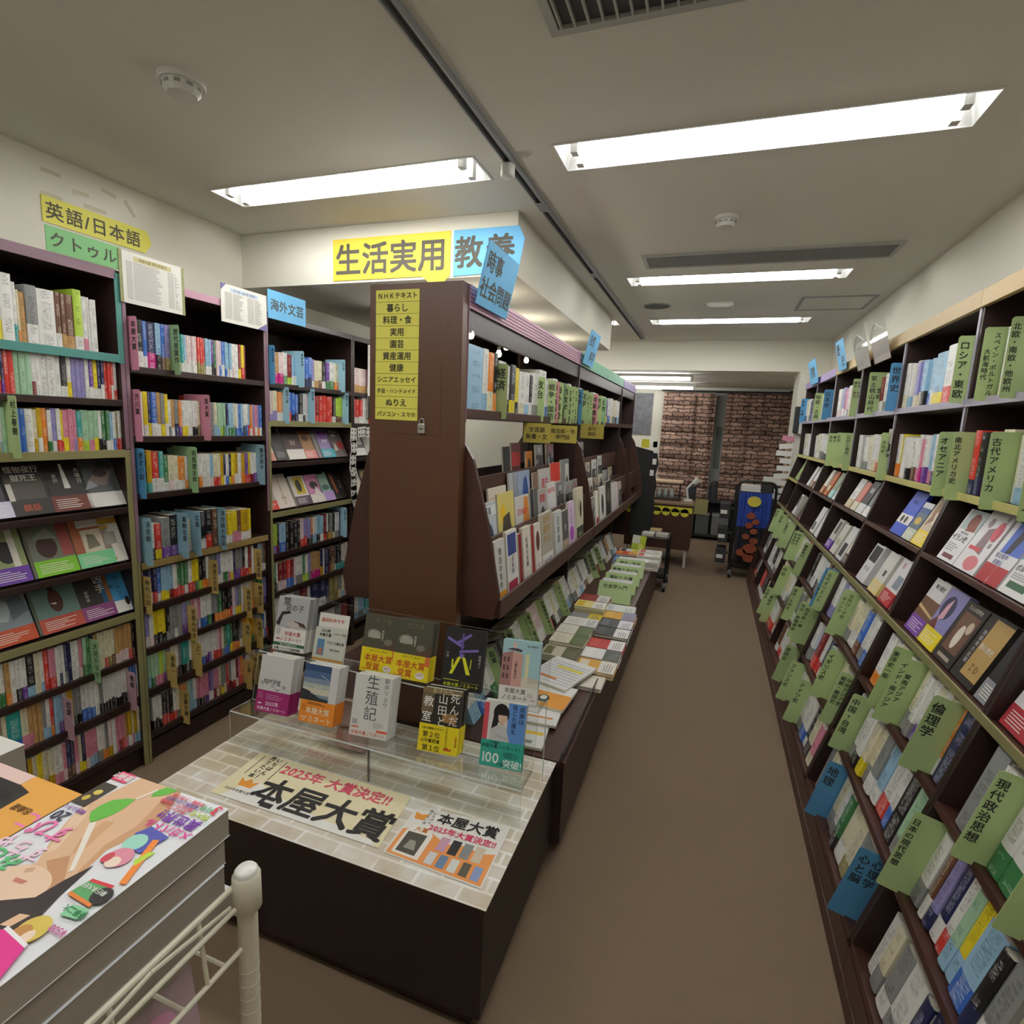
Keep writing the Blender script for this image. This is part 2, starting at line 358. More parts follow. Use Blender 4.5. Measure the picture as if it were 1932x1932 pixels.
chart('white list with violet corners hanging before the second bookcase end', (-2.118,2.117,1.982), .27, .166, mat('violet_corner','6f6a9c',.6), 1)
TAPE = mat('old_tape', 'c4bca0', .5, .05)
for i, (u, v, L, a) in enumerate(((98,370,.075,0),(153,365,.06,.02),(180,395,.09,0),(205,365,.06,-.15),(245,395,.07,-.9),(95,325,.07,.0))):
    p = onx(u, v, XL); q = MB().box((0,-L/2,-.008),(.0006,L/2,.008)).build('tape_strip', TAPE); q.matrix_world = Matrix.Translation((XL+.0005,p.y,p.z)) @ Matrix.Rotation(a,4,'X')
    tag(q, 'strip of old tape left on the wall above the yellow arrow sign', 'tape', 'tape remnants on the wall')
# ================================================================= books
import re
MESHES = {}
def q3(v, s=.002): return round(round(v/s)*s, 4)
def spine_mesh(w_, h, d, cov, band, hard, bh, code):
    """a closed book standing spine out: spine at x=0 facing +X, thickness along +Y, slots cover / pages / band / barcode label / bars"""
    key = (w_, h, d, cov, band, hard, bh, code)
    if key in MESHES: return MESHES[key]
    mb = MB(); r = min(.003, w_*.18)
    out = [(-d,0),(-r,0),(-r*.25,w_*.22),(0,w_*.5),(-r*.25,w_*.78),(-r,w_),(-d,w_)]
    zs = [0, bh, h] if band else [0, h]
    e = .0006 if band else 0
    for k in range(len(zs)-1):
        z0, z1 = zs[k], zs[k+1]; mi = 2 if (band and k == 0) else 0
        for i in range(len(out)-1):
            (xa,ya),(xb,yb) = out[i], out[i+1]
            uv = None
            if 1 <= i <= 4: uv = [(ya/w_,z0*100),(yb/w_,z0*100),(yb/w_,z1*100),(ya/w_,z1*100)]
            mb.face(((xa,ya,z0),(xb,yb,z0),(xb,yb,z1),(xa,ya,z1)), mi, uv)
    t = .0022 if hard else .0005; dz = .004 if hard else .0004
    inn = [(-d+.002,t),(-r-t,t),(-r*.25-t,w_*.22+t*.3),(-t,w_*.5),(-r*.25-t,w_*.78-t*.3),(-r-t,w_-t),(-d+.002,w_-t)]
    n = len(out)
    for i in range(n-1): mb.face(((*out[i],h),(*out[i+1],h),(*inn[i+1],h),(*inn[i],h)), 0)
    for i in range(n-1): mb.face(((*inn[i],h),(*inn[i+1],h),(*inn[i+1],h-dz),(*inn[i],h-dz)), 0)
    mb.face([(*p,h-dz) for p in inn], 1)
    mb.face([(*p,0) for p in out][::-1], 1)
    mb.face(((-d+.002,w_-t,0),(-d+.002,t,0),(-d+.002,t,h),(-d+.002,w_-t,h)), 1)
    for y, s in ((-.0004,1),(w_+.0004,-1)):
        if code:
            a, b = (-.052,-.012) if code == 1 else (-.1,-.06)
            def quad(x0,z0,x1,z1,mi,o):
                yy = y - s*o
                pts = [(x0,yy,z0),(x1,yy,z0),(x1,yy,z1),(x0,yy,z1)]
                mb.face(pts if s > 0 else pts[::-1], mi)
            quad(a-.004,h-.047,b+.004,h-.008,3,0)
            for zz in (h-.018, h-.036):
                for j in range(8): quad(a+.001+j*.0048,zz-.006,a+.001+j*.0048+(.0032 if j%3 else .0018),zz+.006,4,.0003)
    me = mb.mesh('book_mesh', [bookmat(cov, True), PAGES, bookmat(band or 'w', True), WHITE, INK])
    MESHES[key] = me
    return me
COUNT = {}
ROOTS = []
def spine_book(name, word, cov, band, w_, h, d, M, row, idx, hard, code=0):
    w_, h, d = max(.004, q3(w_, .001)), q3(h), q3(d, .01)
    bh = q3(h*RND.choice((.24,.27,.3,.33)), .004) if band else 0
    me = spine_mesh(w_, h, d, cov, band, hard, bh, code)
    o = bpy.data.objects.new(name, me); COL.objects.link(o); o.matrix_world = M
    lb = f"{PAL[cov][0]} {word}" + (f" with {PAL[band][0]} band" if band else '') + f", {nth(idx)} along {row}"
    tag(o, lb, 'book', 'books standing along ' + row)
    ROOTS.append(o)
    return o
CARDM = {'P':mat('pink_card','d58ea6',.6,.03), 'G':mat('light_green_card','b4cb8e',.6,.05), 'B':mat('mid_blue_card','5697c6',.6,.04), 'S':mat('grey_blue_card','8fb6c6',.6,.04),
 'Y':mat('buff_card','c9ae68',.6,.04), 'L':mat('pale_blue_card','9ac6d8',.6,.04), 'M':mat('mint_card','97bf8c',.6,.04), 'R':mat('rose_card','dc97a0',.6,.04), 'V':mat('dusty_pink_card','c9a2ae',.6,.04)}
CARDN = {'P':'pink','G':'green','B':'blue','S':'grey-blue','Y':'buff','L':'pale blue','M':'mint','R':'rose','V':'dusty pink'}
def divider(c, text, eng, M, depth, prot, h, side, where, size=.026, off=0):
    """thin section card between books; local frame as a book's; side=+1 lettering on -Y, -1 on +Y"""
    t = thing('section_divider', f"{CARDN[c]} divider card for {eng}, {where}", 'divider card', M, 'divider cards, ' + where)
    MB().prism([(-depth,0),(prot-.004,0),(prot,.004),(prot,h-.006),(prot-.006,h),(-depth,h)], 'y', -.0006, .0006).build('card', CARDM[c], t)
    if text:
        mb = MB(); n = max(len(s) for s in text.split('\n'))
        sz = min(size, h*.86/(n*1.08)); y = -.0006 if side > 0 else .0006
        cx = prot - sz*.62*max(1, len(text.split('\n'))*1.1) - off
        write(mb, text, sz, (cx, y, h*.93-(n*sz*1.08)/2), X*side, Z, bold=.014, vertical=True, pitch=sz*1.08)
        mb.build('lettering', SINKB, t)
    return t
TOK = re.compile(r'\[([A-Z])([^\]/]*)/([^\]]*)\]|([a-z])([A-Z]?)(\d*)([\^_]?)')
def row(case, name, word, z, x, y0, y1, h, toks, d=.13, hard=False, side=1, lean=0, jit=.004, card=(.05,.2,-.015), code=False, csize=.026, where=None, gaps=()):
    """books side by side from y0 to y1 with their spines at x; side=+1 faces +X, -1 faces -X"""
    items = TOK.findall(toks.replace(' ', ''))
    tot = sum(float(i[5] or 10) for i in items if i[3])
    k = (y1-y0-sum(b-a for a, b in gaps if a > y0 and b < y1))/tot; y = y0; n = 0
    for C, text, eng, cov, band, num, mod in items:
        if C:
            M = Matrix.Translation((x, y+.001, z)) 
            if side < 0: M = M @ Matrix.Rotation(PI, 4, 'Z')
            if lean: M = M @ Matrix.Rotation(-lean, 4, 'Y')
            M = M @ Matrix.Translation((0,0,card[2]+RND.uniform(-.004,.004)))
            divider(C, text.replace('_','\n'), eng, M, .1, card[0]+RND.uniform(-.006,.004), card[1], side, where or case, csize)
            y += .002; continue
        n += 1; wd = float(num or 10)*k
        for ga, gb in gaps:
            if y < gb and y+wd > ga: y = gb
        if gaps and y+wd > y1+.012: break
        hh = h + {'^':.024,'_':-.022,'':0}[mod] + RND.uniform(-jit, jit)
        xx = x - side*(RND.uniform(0,.006 if side > 0 else .02) + (.004 if mod == '_' else 0))
        M = Matrix.Translation((xx, y if side > 0 else y+wd, z))
        if side < 0: M = M @ Matrix.Rotation(PI, 4, 'Z')
        if lean: M = M @ Matrix.Rotation(-lean + RND.uniform(0,.012), 4, 'Y')
        M = M @ Matrix.Translation((0,.0003,.0004))
        spine_book(name, word, cov, band.lower(), wd-.0006, hh, d, M, case, n, hard, RND.choice((1,1,2,0)) if code else 0)
        y += wd
# ---------------------------------------------------------------- left wall: three and a half bookcases
BX0, BX1 = -2.5, -2.127
TRIM = {k: mat('trim_'+k, h, .5, .05) for k, h in dict(mauve='8c6d7c', pink='c79ab0', teal='4f9089', olive='8f8a5e', tan='9c8450', brown='4a3430', yellow='c9c17a', purple='a893c4', green='8cc7a8').items()}
def left_case(label, y0, y1, ztop, shelves, trims, posts):
    t = thing('bookcase', label, 'bookcase', Vector((BX0, (y0+y1)/2, 0)), 'dark bookcases along the wall')
    o = Vector((-BX0, -(y0+y1)/2, 0))
    def B(n, a, b, m): return box(Vector(a)+o, Vector(b)+o).build(n, m, t, bevel=.0015)
    B('side_panel', (BX0,y0,0), (BX1,y0+.016,ztop), WOOD); B('side_panel', (BX0,y1-.016,0), (BX1,y1,ztop), WOOD)
    B('back_panel', (BX0,y0+.016,.0), (BX0+.012,y1-.016,ztop-.02), WOOD)
    B('top_panel', (BX0,y0+.016,ztop-.03), (BX1,y1-.016,ztop), WOOD)
    B('plinth', (BX0+.012,y0+.016,0), (BX1-.02,y1-.016,.085), WOOD)
    for z, tr in zip(shelves, trims):
        B('shelf', (BX0+.012,y0+.016,z-.025), (BX1-.001,y1-.016,z), WOOD)
        if tr: B('edge_trim', (BX1-.001,y0+.016,z-.028), (BX1+.002,y1-.016,z+.002), TRIM[tr])
    for ya, yb, za, zb, tr in posts: B('post_trim', (BX1,ya,za), (BX1+.0025,yb,zb), TRIM[tr])
    return t
U1 = [1.69,1.525,1.335,1.112,.89,.682,.49,.312,.118]; U2 = [1.657,1.387,1.158,.875,.69,.507,.325,.13]; U3 = [1.655,1.462,1.245,.985,.76,.55,.36,.16]
left_case('first dark bookcase, cut by the frame, with turquoise upper trim', .82, 1.533, 1.995, U1, ['teal',None,'olive',None,None,'olive',None,None,None], [(.836,1.517,1.962,1.997,'mauve'),(1.512,1.5335,1.66,1.985,'teal'),(1.5175,1.5335,1.338,1.66,'mauve'),(1.512,1.5335,.0,1.335,'olive')])
left_case('second dark bookcase with pink top edge, between the two lists and the blue card', 1.535, 2.252, 1.995, U2, [None,None,None,'tan',None,None,None,None], [(1.551,2.236,1.965,1.997,'pink'),(1.5355,1.55,.885,1.99,'mauve'),(1.5355,1.546,.0,.885,'olive'),(2.238,2.2525,1.0,1.995,'mauve')])
left_case('third dark bookcase with olive trim, below the blue foreign literature card', 2.254, 2.963, 1.995, U3, [None,'olive',None,'olive',None,None,None,None], [(2.2545,2.27,0,1.46,'olive'),(2.2545,2.264,1.462,1.99,'mauve')])
left_case('fourth dark bookcase, half hidden behind the tall end panel', 2.965, 3.67, 1.995, U3, [None]*8, [])
SX = BX1 - .012
c1, c2, c3, c4 = 'first bookcase', 'second bookcase', 'third bookcase', 'fourth bookcase'
def sh(k, c): return f"{['top','second','third','fourth','fifth','sixth','seventh','eighth','lowest'][k]} shelf of {c}"
HB, PB = ('hardcover_book','hardcover'), ('pocket_paperback','pocket paperback')
row(sh(0,c1), *HB, U1[0], SX, 1.075, 1.452, .185, 'w10 wD70^ wR45^ wY150^ w105^ wT35 cO30_ i60_ hW100 w170 uW55 uI45 uI90 xW85^ wP60 w25 w25 w50', d=.14, hard=True)
row(sh(1,c1), *HB, U1[1], SX, 1.075, 1.513, .15, 'w40 uH55 yP60 yR60 nV25 r45L r45P e50S e55 e50B wD35 w45 w70 w70 w60 kW60 wY50 l40 l40 l60 w40 vW45 yW50 nW35 nW35 r40 r40 rW30 wR45')
row(sh(2,c1), *HB, U1[2], SX, 1.07, 1.517, .145, 'wN30 n60 sS40 hY60 wS30 e45Y [G村上春樹/a novelist] b60W b60 b55W w80 cQ40 qW50 o55W^ wG40 lW60 wR40 yR30 pY60 p55W pL35 tO60 eX90 eP60 eY50 wK40 gK60 gW45 sW40 wB40 aR30 wR50')
row(sh(6,c1), *PB, U1[6], SX, 1.05, 1.512, .149, 'cG30 wG45 iO50 wW50 wK55 wV55 kS85 c60 wS40 rR50 pR70 w35 wN40 w25 nH35 n40 w50 w50 pZ40 eG45 g40 [M大河ドラマ/television dramas] nD40 iW50 c45 c45 cR40 cA50 cU45 iZ45 iZ45 iZ45 iZ45 iR45 kU35', jit=.001, card=(.045,.17,-.03))
row(sh(7,c1), *PB, U1[7], SX, 1.05, 1.516, .15, 'cG40 tB120 cP60 iP50 iI40 iI40 hS40 wS40 rO35 sS40 sV45 [V恋愛/love stories] wQ45 qW50 hK45 hK45 wB50 wB50 wB50 w45 hK45 wK30 wK30 wK30 wK30 wK30 wK30 wK30 wK30 wK30 [V青春/youth stories] zR30 bR45 bR40 w25', jit=.001, card=(.045,.165,-.03))
row(sh(8,c1), *PB, U1[8], SX, 1.05, 1.518, .15, 'tB60 hK40 sK60 kH50 qC50 cW50 yC60 cI60 cQ60 wP60 wP40 pZ45 nU50 nU50 pZ45 cY40 nY45 pZ45 pS50 pS60 wH60 wO45 hO40 zQ50 w50 pP45 pD45 pR40 iP45 qW50 cP35 qS50 cS45', jit=.001)
row(sh(0,c2), *HB, U2[0], SX, 1.56, 2.13, .155, '[P本屋大賞/the booksellers prize] w55^ kW45^ bW30^ nM60^ sK35^ bU30^ lA40^ [M歴代受賞作/past prize winners] cD35 cD15 tW22 tW22 sW20 zW22 zW22 zW22 zW22 rA22 rA22 rA22 sW25 sW25 vK25 gK18 z25 zB25 bW28 sB20 sW22 sW22 wZ22 w40R dY25 yR30 d12', jit=.002)
row(sh(1,c2), *HB, U2[1], SX, 1.56, 2.228, .15, '[P芥川賞/the new writers prize] v30H^ w52^ yW30^ nY25^ bW40^ iW30^ hY30^ yW25^ wH25 iW25 hN30 oV25 wY30 wY25 w40 wK40 cA25 [P直木賞/the popular fiction prize] rK28^ wD28^ dR30^ hH35 cS28 eS28 eX28 eG25 nS20 sG25 sG25 cG25 wB25 bB25 sB25 wK25 wB25 sR25 oW25 lR25 pW25 lO25 bW28', jit=.003)
row(sh(2,c2), *HB, U2[2], SX, 1.565, 2.225, .145, '[B歴史小説/historical novels] wG35^ kG25^ qT30^ rW45^ tW30^ gW30 cZ35 cW30 oW45 wO25 [M司馬遼太郎/a historical novelist] eW40^ wN28 wO28 wW28 w28 sZ28 cR30 cR28 qY22 nW20 wB25 nY22 yO28 qW25 wW28 qO30 vR30 yR22 wD28 wV25 [S藤沢周平/another historical novelist] w30^ lW30^', jit=.004)
row(sh(3,c2), *HB, U2[3], SX, 1.57, 2.135, .15, '[S浮世絵/woodblock prints] wU18 wK20 wK20 rY28 hV40^ kV40^ [S葛飾北斎/a printmaker] zR22 zR22 cZ20 [S広重/landscape prints] hA18^ kA30^ kW30^ kR35^ uU30^ [S浮世絵の作品/print albums] wQ30 qW28 yW28 yP28 uP25 qW50 yC15', jit=.006)
BK = dict(jit=.001, card=(.05,.16,-.03))
row(sh(4,c2), *PB, U2[4], SX, 1.56, 2.228, .147, '[Y時代小説/period novels] w12 nR28 nW28 nR28 bW28 sY28 sY28 sD28 wR28 gR28 gR28 gW28 wR28 yR25 yG28 kX28 kO28 wO20 [Y池波正太郎/swordsman tales] hH40 hW30 lW28 wW22 wG22 wG22 wP22 wY22 nV25 hV22 hV22 hR22 kR22 wR30 dO30 w20 [Y山田風太郎/ninja tales] nV40 sW28 hW28 uW25', **BK)
row(sh(5,c2), *PB, U2[5], SX, 1.56, 2.23, .147, 'lW30 wZ25 yK28 yK28 yK25 kH22 hH28 hW28 hH28 lV35 [Y宮部みゆき/a mystery writer] eV25 pV25 zV25 pW22 wB25 wB25 wG28 hK28 hO28 gO28 kO22 kO22 kO22 kR22 zW25 lY25 hY25 wZ22 [Y東野圭吾/a crime writer] cH22 wH22 cO25 iO22 [Y横溝正史/detective tales] gO25 gO28 gV28 lV35', **BK)
row(sh(6,c2), *PB, U2[6], SX, 1.56, 2.235, .147, 'eS28 eG28 eP28 xP28 eV25 [Y星新一/short stories] hW28 cW28 wU28 hK28 tK28 tH28 wK20 [Y乙一/horror stories] xH30 wH25 wB25 wB25 wV25 wV25 wW22 wR25 zR22 pR22 cH20 gB28 tB28 gY25 kO22 kO25 kO25 hW20 [Y西村/railway mysteries] oR25 oR22 yR22 oY22 qG20 [Y有栖川/puzzle mysteries] hX28 hY28 hV25 bW22 wB22 kR28', **BK)
row(sh(7,c2), *PB, U2[7], SX, 1.575, 2.23, .147, 'wK20 wK20 wK20 kR28 kR25 kR25 wR28 cH20 [Y文豪文庫/literary classics] oN25 oK25 eS25 sS25 wS25 pK25 pK25 pK22 pV22 vW22 lW20 pD22 pC22 cI22 hY20 hC22 rD22 hD22 wD20 wR22 dW20 pR22 oR25 [Y三島/a postwar novelist] vW22 wV22 cR25 [Y芥川/short classics] cP20 zP22 [Y夏目漱石/a great novelist] hC22 hH22 cH22 hH22 gH22 hH22', **BK)
CD = dict(card=(.045,.19,-.01))
row(sh(0,c3), *HB, U3[0], SX, 2.275, 2.9, .155, '[B海外文芸/foreign literature] cQ35 iM25 zM25 wG25 dX25 sW25 [L英米文学/british and american writing] kW30 wZ20 bN20 bN25 lW20 cI25 cU25 kW25 vG25 wG35 cO30 [L仏文学/french writing] hW25 cW20', jit=.008, csize=.016, **CD)
row(sh(1,c3), *HB, U3[1], SX, 2.275, 2.92, .15, 'zL25 cL25 oW30 [L英国小説/english novels] bR28 bR28 bK20 bN22 kW28 wK18 zW15 [L独文学/german writing] rR25 rR25 dR25 rR25 rR25 rR25 rR22 kW25 xU25 xU25 [L南米文学/latin american writing] xW20 x15', jit=.006, csize=.016, **CD)
row(sh(4,c3), *HB, U3[4], SX, 2.275, 2.93, .155, 'xV40 kD15 sB45 kK28 kK28 kK28 kK25 zR30 lR30 lK25 oK20 wS30 sK30 sW25 dR30 wU15 kQ12 hI30 kC15 wH40 n15 [L幻想文学/fantasy fiction] iC40 cW25', jit=.006, csize=.016, **CD)
row(sh(5,c3), *HB, U3[5], SX, 2.275, 2.935, .155, 'gK30 wH12 dZ40 dZ30 rB30 dB28 z14 wH65 gX20 wX20 lH30 iM45 iM45 nQ20 w10 nN45 kD18 uA40 kW20 kT25 kT25 wT20 zT25 w25', jit=.005)
row(sh(6,c3), *HB, U3[6], SX, 2.275, 2.935, .155, 'w30 w30 wS60 hS40 dH50 wC20 nW55 nW45 nH25 aA35 aA35 hC25 cS25 nP25', jit=.006)
row(sh(7,c3), *HB, U3[7], SX, 2.275, 2.935, .155, 'hW30 sH30 tS30 kW40 hH30 sS25 wH40 hC30 dW30', jit=.006)
row(sh(0,c4), *HB, U3[0], SX, 2.985, 3.3, .15, 'zI40 zI40 pC30 hL30 wS30', jit=.004)
row(sh(1,c4), *HB, U3[1], SX, 2.985, 3.3, .15, 'rW20 rW20 rW20 w35^ bR25_ sR25_ nW30', jit=.004)
row(sh(4,c4), *HB, U3[4], SX, 2.985, 3.2, .15, '[B海外ミステリ/foreign mysteries] bW30 hW30 kW30', jit=.004)
row(sh(7,c4), *HB, U3[7], SX, 2.985, 3.3, .16, 'wS25 sH25 tS25 nW25 hS25', jit=.004)
# ================================================================= books shown cover out
def ink(h): return mat('print_'+h, h, .5, .03)
def face_book(name, label, M, w_, h, t, cov, art=(), band=None, bh=.3, group=None, cat='book', spine='r', bart=(), scov=None, hard=True):
    """a closed book: cover in local XZ facing -Y, thickness to +Y; parts cover, page_block, obi_band"""
    r = thing(name, label, cat, M, group)
    cm = ink(cov) if len(cov) == 6 else bookmat(cov, False)
    mats = [cm]; mb = MB(); e = .0018 if hard else .0006
    sx0, sx1 = (w_-e, w_) if spine == 'r' else (0, e)
    mb.box((0,0,0),(w_,e,h)).box((0,t-e,0),(w_,t,h)).box((sx0,e,0),(sx1,t-e,h))
    def paint(mb, mats, art, z0, z1, y):
        hh = z1-z0
        for a in art:
            k = a[0]; m = ink(a[-1]) if isinstance(a[-1], str) and len(a[-1]) == 6 else INK
            if m not in mats: mats.append(m)
            mi = mats.index(m); yy = y - .0002*(1+art.index(a)*.35)
            if k == 'r': u0,v0,u1,v1 = a[1:5]; mb.face([(w_*u0,yy,z0+hh*v0),(w_*u1,yy,z0+hh*v0),(w_*u1,yy,z0+hh*v1),(w_*u0,yy,z0+hh*v1)], mi)
            elif k == 'p': mb.face([(w_*u,yy,z0+hh*v) for u, v in a[1]], mi)
            elif k == 'e': u,v,ru,rv = a[1:5]; mb.face([(w_*(u+ru*math.cos(2*PI*i/20)),yy,z0+hh*(v+rv*math.sin(2*PI*i/20))) for i in range(20)], mi)
            elif k in 'tv': s,sz,u,v = a[1:5]; write(mb, s, sz*w_, (w_*u,yy,z0+hh*v), X, Z, mi, bold=.012 if k == 't' else .004, vertical=(k == 'v'), lift=.0001)
    zb = h*bh if band else 0
    paint(mb, mats, art, 0 if not band else zb, h, 0)
    mb.build('cover', mats, r)
    g = .003 if hard else .0004
    px0, px1 = (g, w_-e) if spine == 'r' else (e, w_-g)
    box((px0,e,g),(px1,t-e,h-g)).build('page_block', PAGES, r)
    if band:
        bm = [ink(band) if len(band) == 6 else bookmat(band, False)]; mb = MB(); o = .0006
        mb.box((-.0002,-o,-.0002),(w_+.0002,-.0001,zb)).box((-.0002,t+.0001,-.0002),(w_+.0002,t+o,zb))
        mb.box((w_+.0001,-o,-.0002),(w_+o,t+o,zb)) if spine == 'r' else mb.box((-o,-o,-.0002),(-.0001,t+o,zb))
        paint(mb, bm, bart, 0, zb, -o)
        mb.build('obi_band', bm, r)
    return r
def pose(x, y, z, turn=0, tilt=0): return Matrix.Translation((x,y,z)) @ Matrix.Rotation(math.radians(turn),4,'Z') @ Matrix.Rotation(math.radians(-tilt),4,'X')
def art_lines(rng, col, u0=.1, u1=.9, v0=.1, v1=.9, n=6, th=.018):
    return [('r',u0,v0+(v1-v0)*i/n,u0+(u1-u0)*rng.uniform(.5,1),v0+(v1-v0)*i/n+th,col) for i in range(n)]
def rart(rng, base, accents, title='', tcol='f4f0e8'):
    """a printed cover: picture patches, a title and small print"""
    out = []
    for _ in range(5):
        u, v = rng.uniform(.15,.85), rng.uniform(.25,.8); 
        out.append(('e',u,v,rng.uniform(.06,.14),rng.uniform(.06,.16),rng.choice(accents)) if rng.random() < .6 else ('p',[(max(0,u-.14),v-.1),(min(1,u+.14),v-.06),(min(1,u+.1),v+.12),(max(0,u-.1),v+.08)],rng.choice(accents)))
    if title:
        out.append(('v',title,min(.2,1.3/max(3,len(title))*.55),.8,.6,tcol))
    out += art_lines(rng, tcol, .12, .6, .05, .2, 4, .014)
    return out
AR = random.Random(3)
def row_face(case, z, x, side, tilt, items, d=.022, nm='display_book'):
    """items: (y of the edge nearer the row start in world y, w, h, cover hex, band hex|None, art, what)"""
    for i, (y, w_, h, cov, band, art, what) in enumerate(items):
        rel = math.radians(tilt - (15 if side < 0 else 0))
        M = pose(x, y if side > 0 else y+w_, z + d*math.sin(rel), 90*side, tilt)
        lb = f"{what}, face out, {case}"
        if len(lb.split()) > 16: lb = f"{what}, {case}" if len(f"{what} {case}".split()) <= 16 else f"{what}, shown face out"
        face_book(nm, lb, M, w_, h, d, cov, art, band, .3, f'books shown cover out on the {case}', spine='r', bart=art_lines(AR, 'f0ece0' if band not in ('f0ece4','e8e6e0','eceae4') else 'b5473e', .1, .9, .2, .85, 5, .04))
XF = BX1 - .012
row_face(sh(3,c1), U1[3]+.003, XF, 1, 24, [
 (1.045,.1,.185,'2a2a3a','d6d4ea',rart(AR,'',['5a5a8a','8a88b0']),'dark book with a pale violet band'),
 (1.135,.135,.19,'26211f',None,[('r',.1,.3,.9,.7,'4c463f'),('t','怪物夜行\n獄死王',.19,.52,.78,'d8d2c8'),('t','談話',.2,.5,.14,'b05038'),('r',.08,.28,.2,.6,'d4cec4')],'black book with pale lettering in two lines'),
 (1.265,.13,.19,'1f1e1c','6a2a20',[('v','木曜日',.15,.85,.55,'c8c2b4'),('p',[(.42,.2),(.58,.2),(.52,.9),(.46,.9)],'e8e6e2'),('v','金田',.12,.25,.5,'c8c2b4')],'black book with a white figure and dark red band'),
 (1.385,.13,.188,'4a4d50','e8e4e0',[('p',[(.1,.3),(.6,.2),(.9,.6),(.5,.7)],'7a6a60'),('e',.55,.6,.2,.14,'3a2a2a'),('p',[(.0,.1),(.4,.2),(.2,.4)],'8f9498'),('p',[(.5,.75),(.95,.7),(.9,.9),(.5,.95)],'2c2a2a')],'slate picture book with a torn white band')])
row_face(sh(4,c1), U1[4]+.003, XF, 1, 22, [
 (1.05,.13,.185,'8f9a6a','6a3fa0',[('e',.6,.4,.2,.3,'1e1e1e'),('r',.7,.0,.85,1,'e0dcd0')],'olive book with a violet band and black figure'),
 (1.195,.135,.19,'6f7468','7ec22e',[('r',.72,.05,1,1,'9a4a48'),('e',.4,.35,.24,.3,'3a1f1a'),('p',[(.1,.6),(.5,.9),(.7,.55)],'8c9284')],'misty brown picture book with a lime band'),
 (1.335,.13,.185,'a5603f','7fd69a',[('r',.2,.75,.8,.97,'e6e2dc'),('r',.25,.0,.8,.68,'d8d0b8'),('p',[(.35,.1),(.7,.15),(.6,.5),(.4,.55)],'7a7460')],'terracotta book with a white label and mint band'),
 (1.452,.06,.185,'e8e4da',None,[('r',0,.84,1,.96,'cda23a'),('r',.05,.74,.45,.8,'cda23a'),('r',.1,.4,.7,.66,'a8a49a'),('e',.3,.08,.12,.04,'b98a20')],'white book with mustard stripes')][:3] + [
 (1.44,.07,.185,'e8e4da',None,[('r',0,.84,1,.96,'cda23a'),('r',.05,.74,.45,.8,'cda23a'),('r',.1,.4,.7,.66,'a8a49a'),('e',.3,.08,.12,.04,'b98a20')],'white book with mustard stripes')])
row_face(sh(5,c1), U1[5]+.003, XF, 1, 24, [
 (1.045,.135,.18,'8a969e','c2512e',[('p',[(.0,.3),(.5,.2),(.7,.7),(.2,.9)],'b8c6cc'),('p',[(.6,.2),(1,.4),(.9,.9),(.6,.8)],'6a7880')],'misty grey book with an orange band'),
 (1.195,.14,.18,'64807c','b65040',[('e',.5,.45,.16,.34,'4a201c'),('e',.46,.84,.07,.08,'2a1a18'),('p',[(.35,.4),(.5,.34),(.5,.4)],'e6e2dc')],'grey-teal book with a dark robed figure'),
 (1.335,.12,.185,'35312f','8a4a80',[('v','凶手',.3,.72,.6,'eae4da'),('v','東野幸',.12,.28,.3,'c8c2b8'),('r',.86,.0,1,1,'8a5a34')],'black book with two large white characters and a round yellow medal'),
 (1.42,.1,.185,'3f8dc0',None,[('v','カノキツ\n紀',.2,.55,.6,'1c2a50'),('r',.35,.0,.95,.26,'eceae6'),('e',.86,.22,.09,.1,'2a2020')],'bright blue book with a white box and portrait')])
row_face(sh(2,c3), U3[2]+.003, XF, 1, 26, [
 (2.262,.06,.15,'d8c8bc',None,[('r',0,0,1,.3,'d0907a')],'pale book cut by the post'),(2.33,.075,.16,'3a383a',None,[('r',.1,.1,.9,.3,'6a6668')],'dark grey low book'),
 (2.42,.135,.195,'4a3634','e8e2dc',[('e',.5,.35,.2,.05,'8a7468'),('t','蓋世',.16,.5,.25,'b8a498')],'deep brown book with a white band'),
 (2.55,.1,.17,'a07850','e08a88',[('e',.5,.6,.3,.14,'5a3a2a'),('r',.1,.75,.9,1,'8a5a34')],'amber illustrated book with a pink band'),
 (2.66,.03,.18,'8c8484',None,[],'grey book turned edge out'),
 (2.70,.12,.18,'9a8ab8','4aa6b8',[('e',.5,.7,.4,.24,'8a5aa8'),('t','奇想',.2,.5,.4,'f0ecf6')],'violet book with a teal band'),
 (2.80,.13,.195,'6a605c',None,[('t','瞳の林\n隣る',.16,.5,.78,'e0dcd4'),('e',.72,.38,.2,.14,'a03028'),('p',[(.2,.2),(.5,.22),(.35,.5)],'c8b8a8')],'grey book with a red sun and rabbits')])
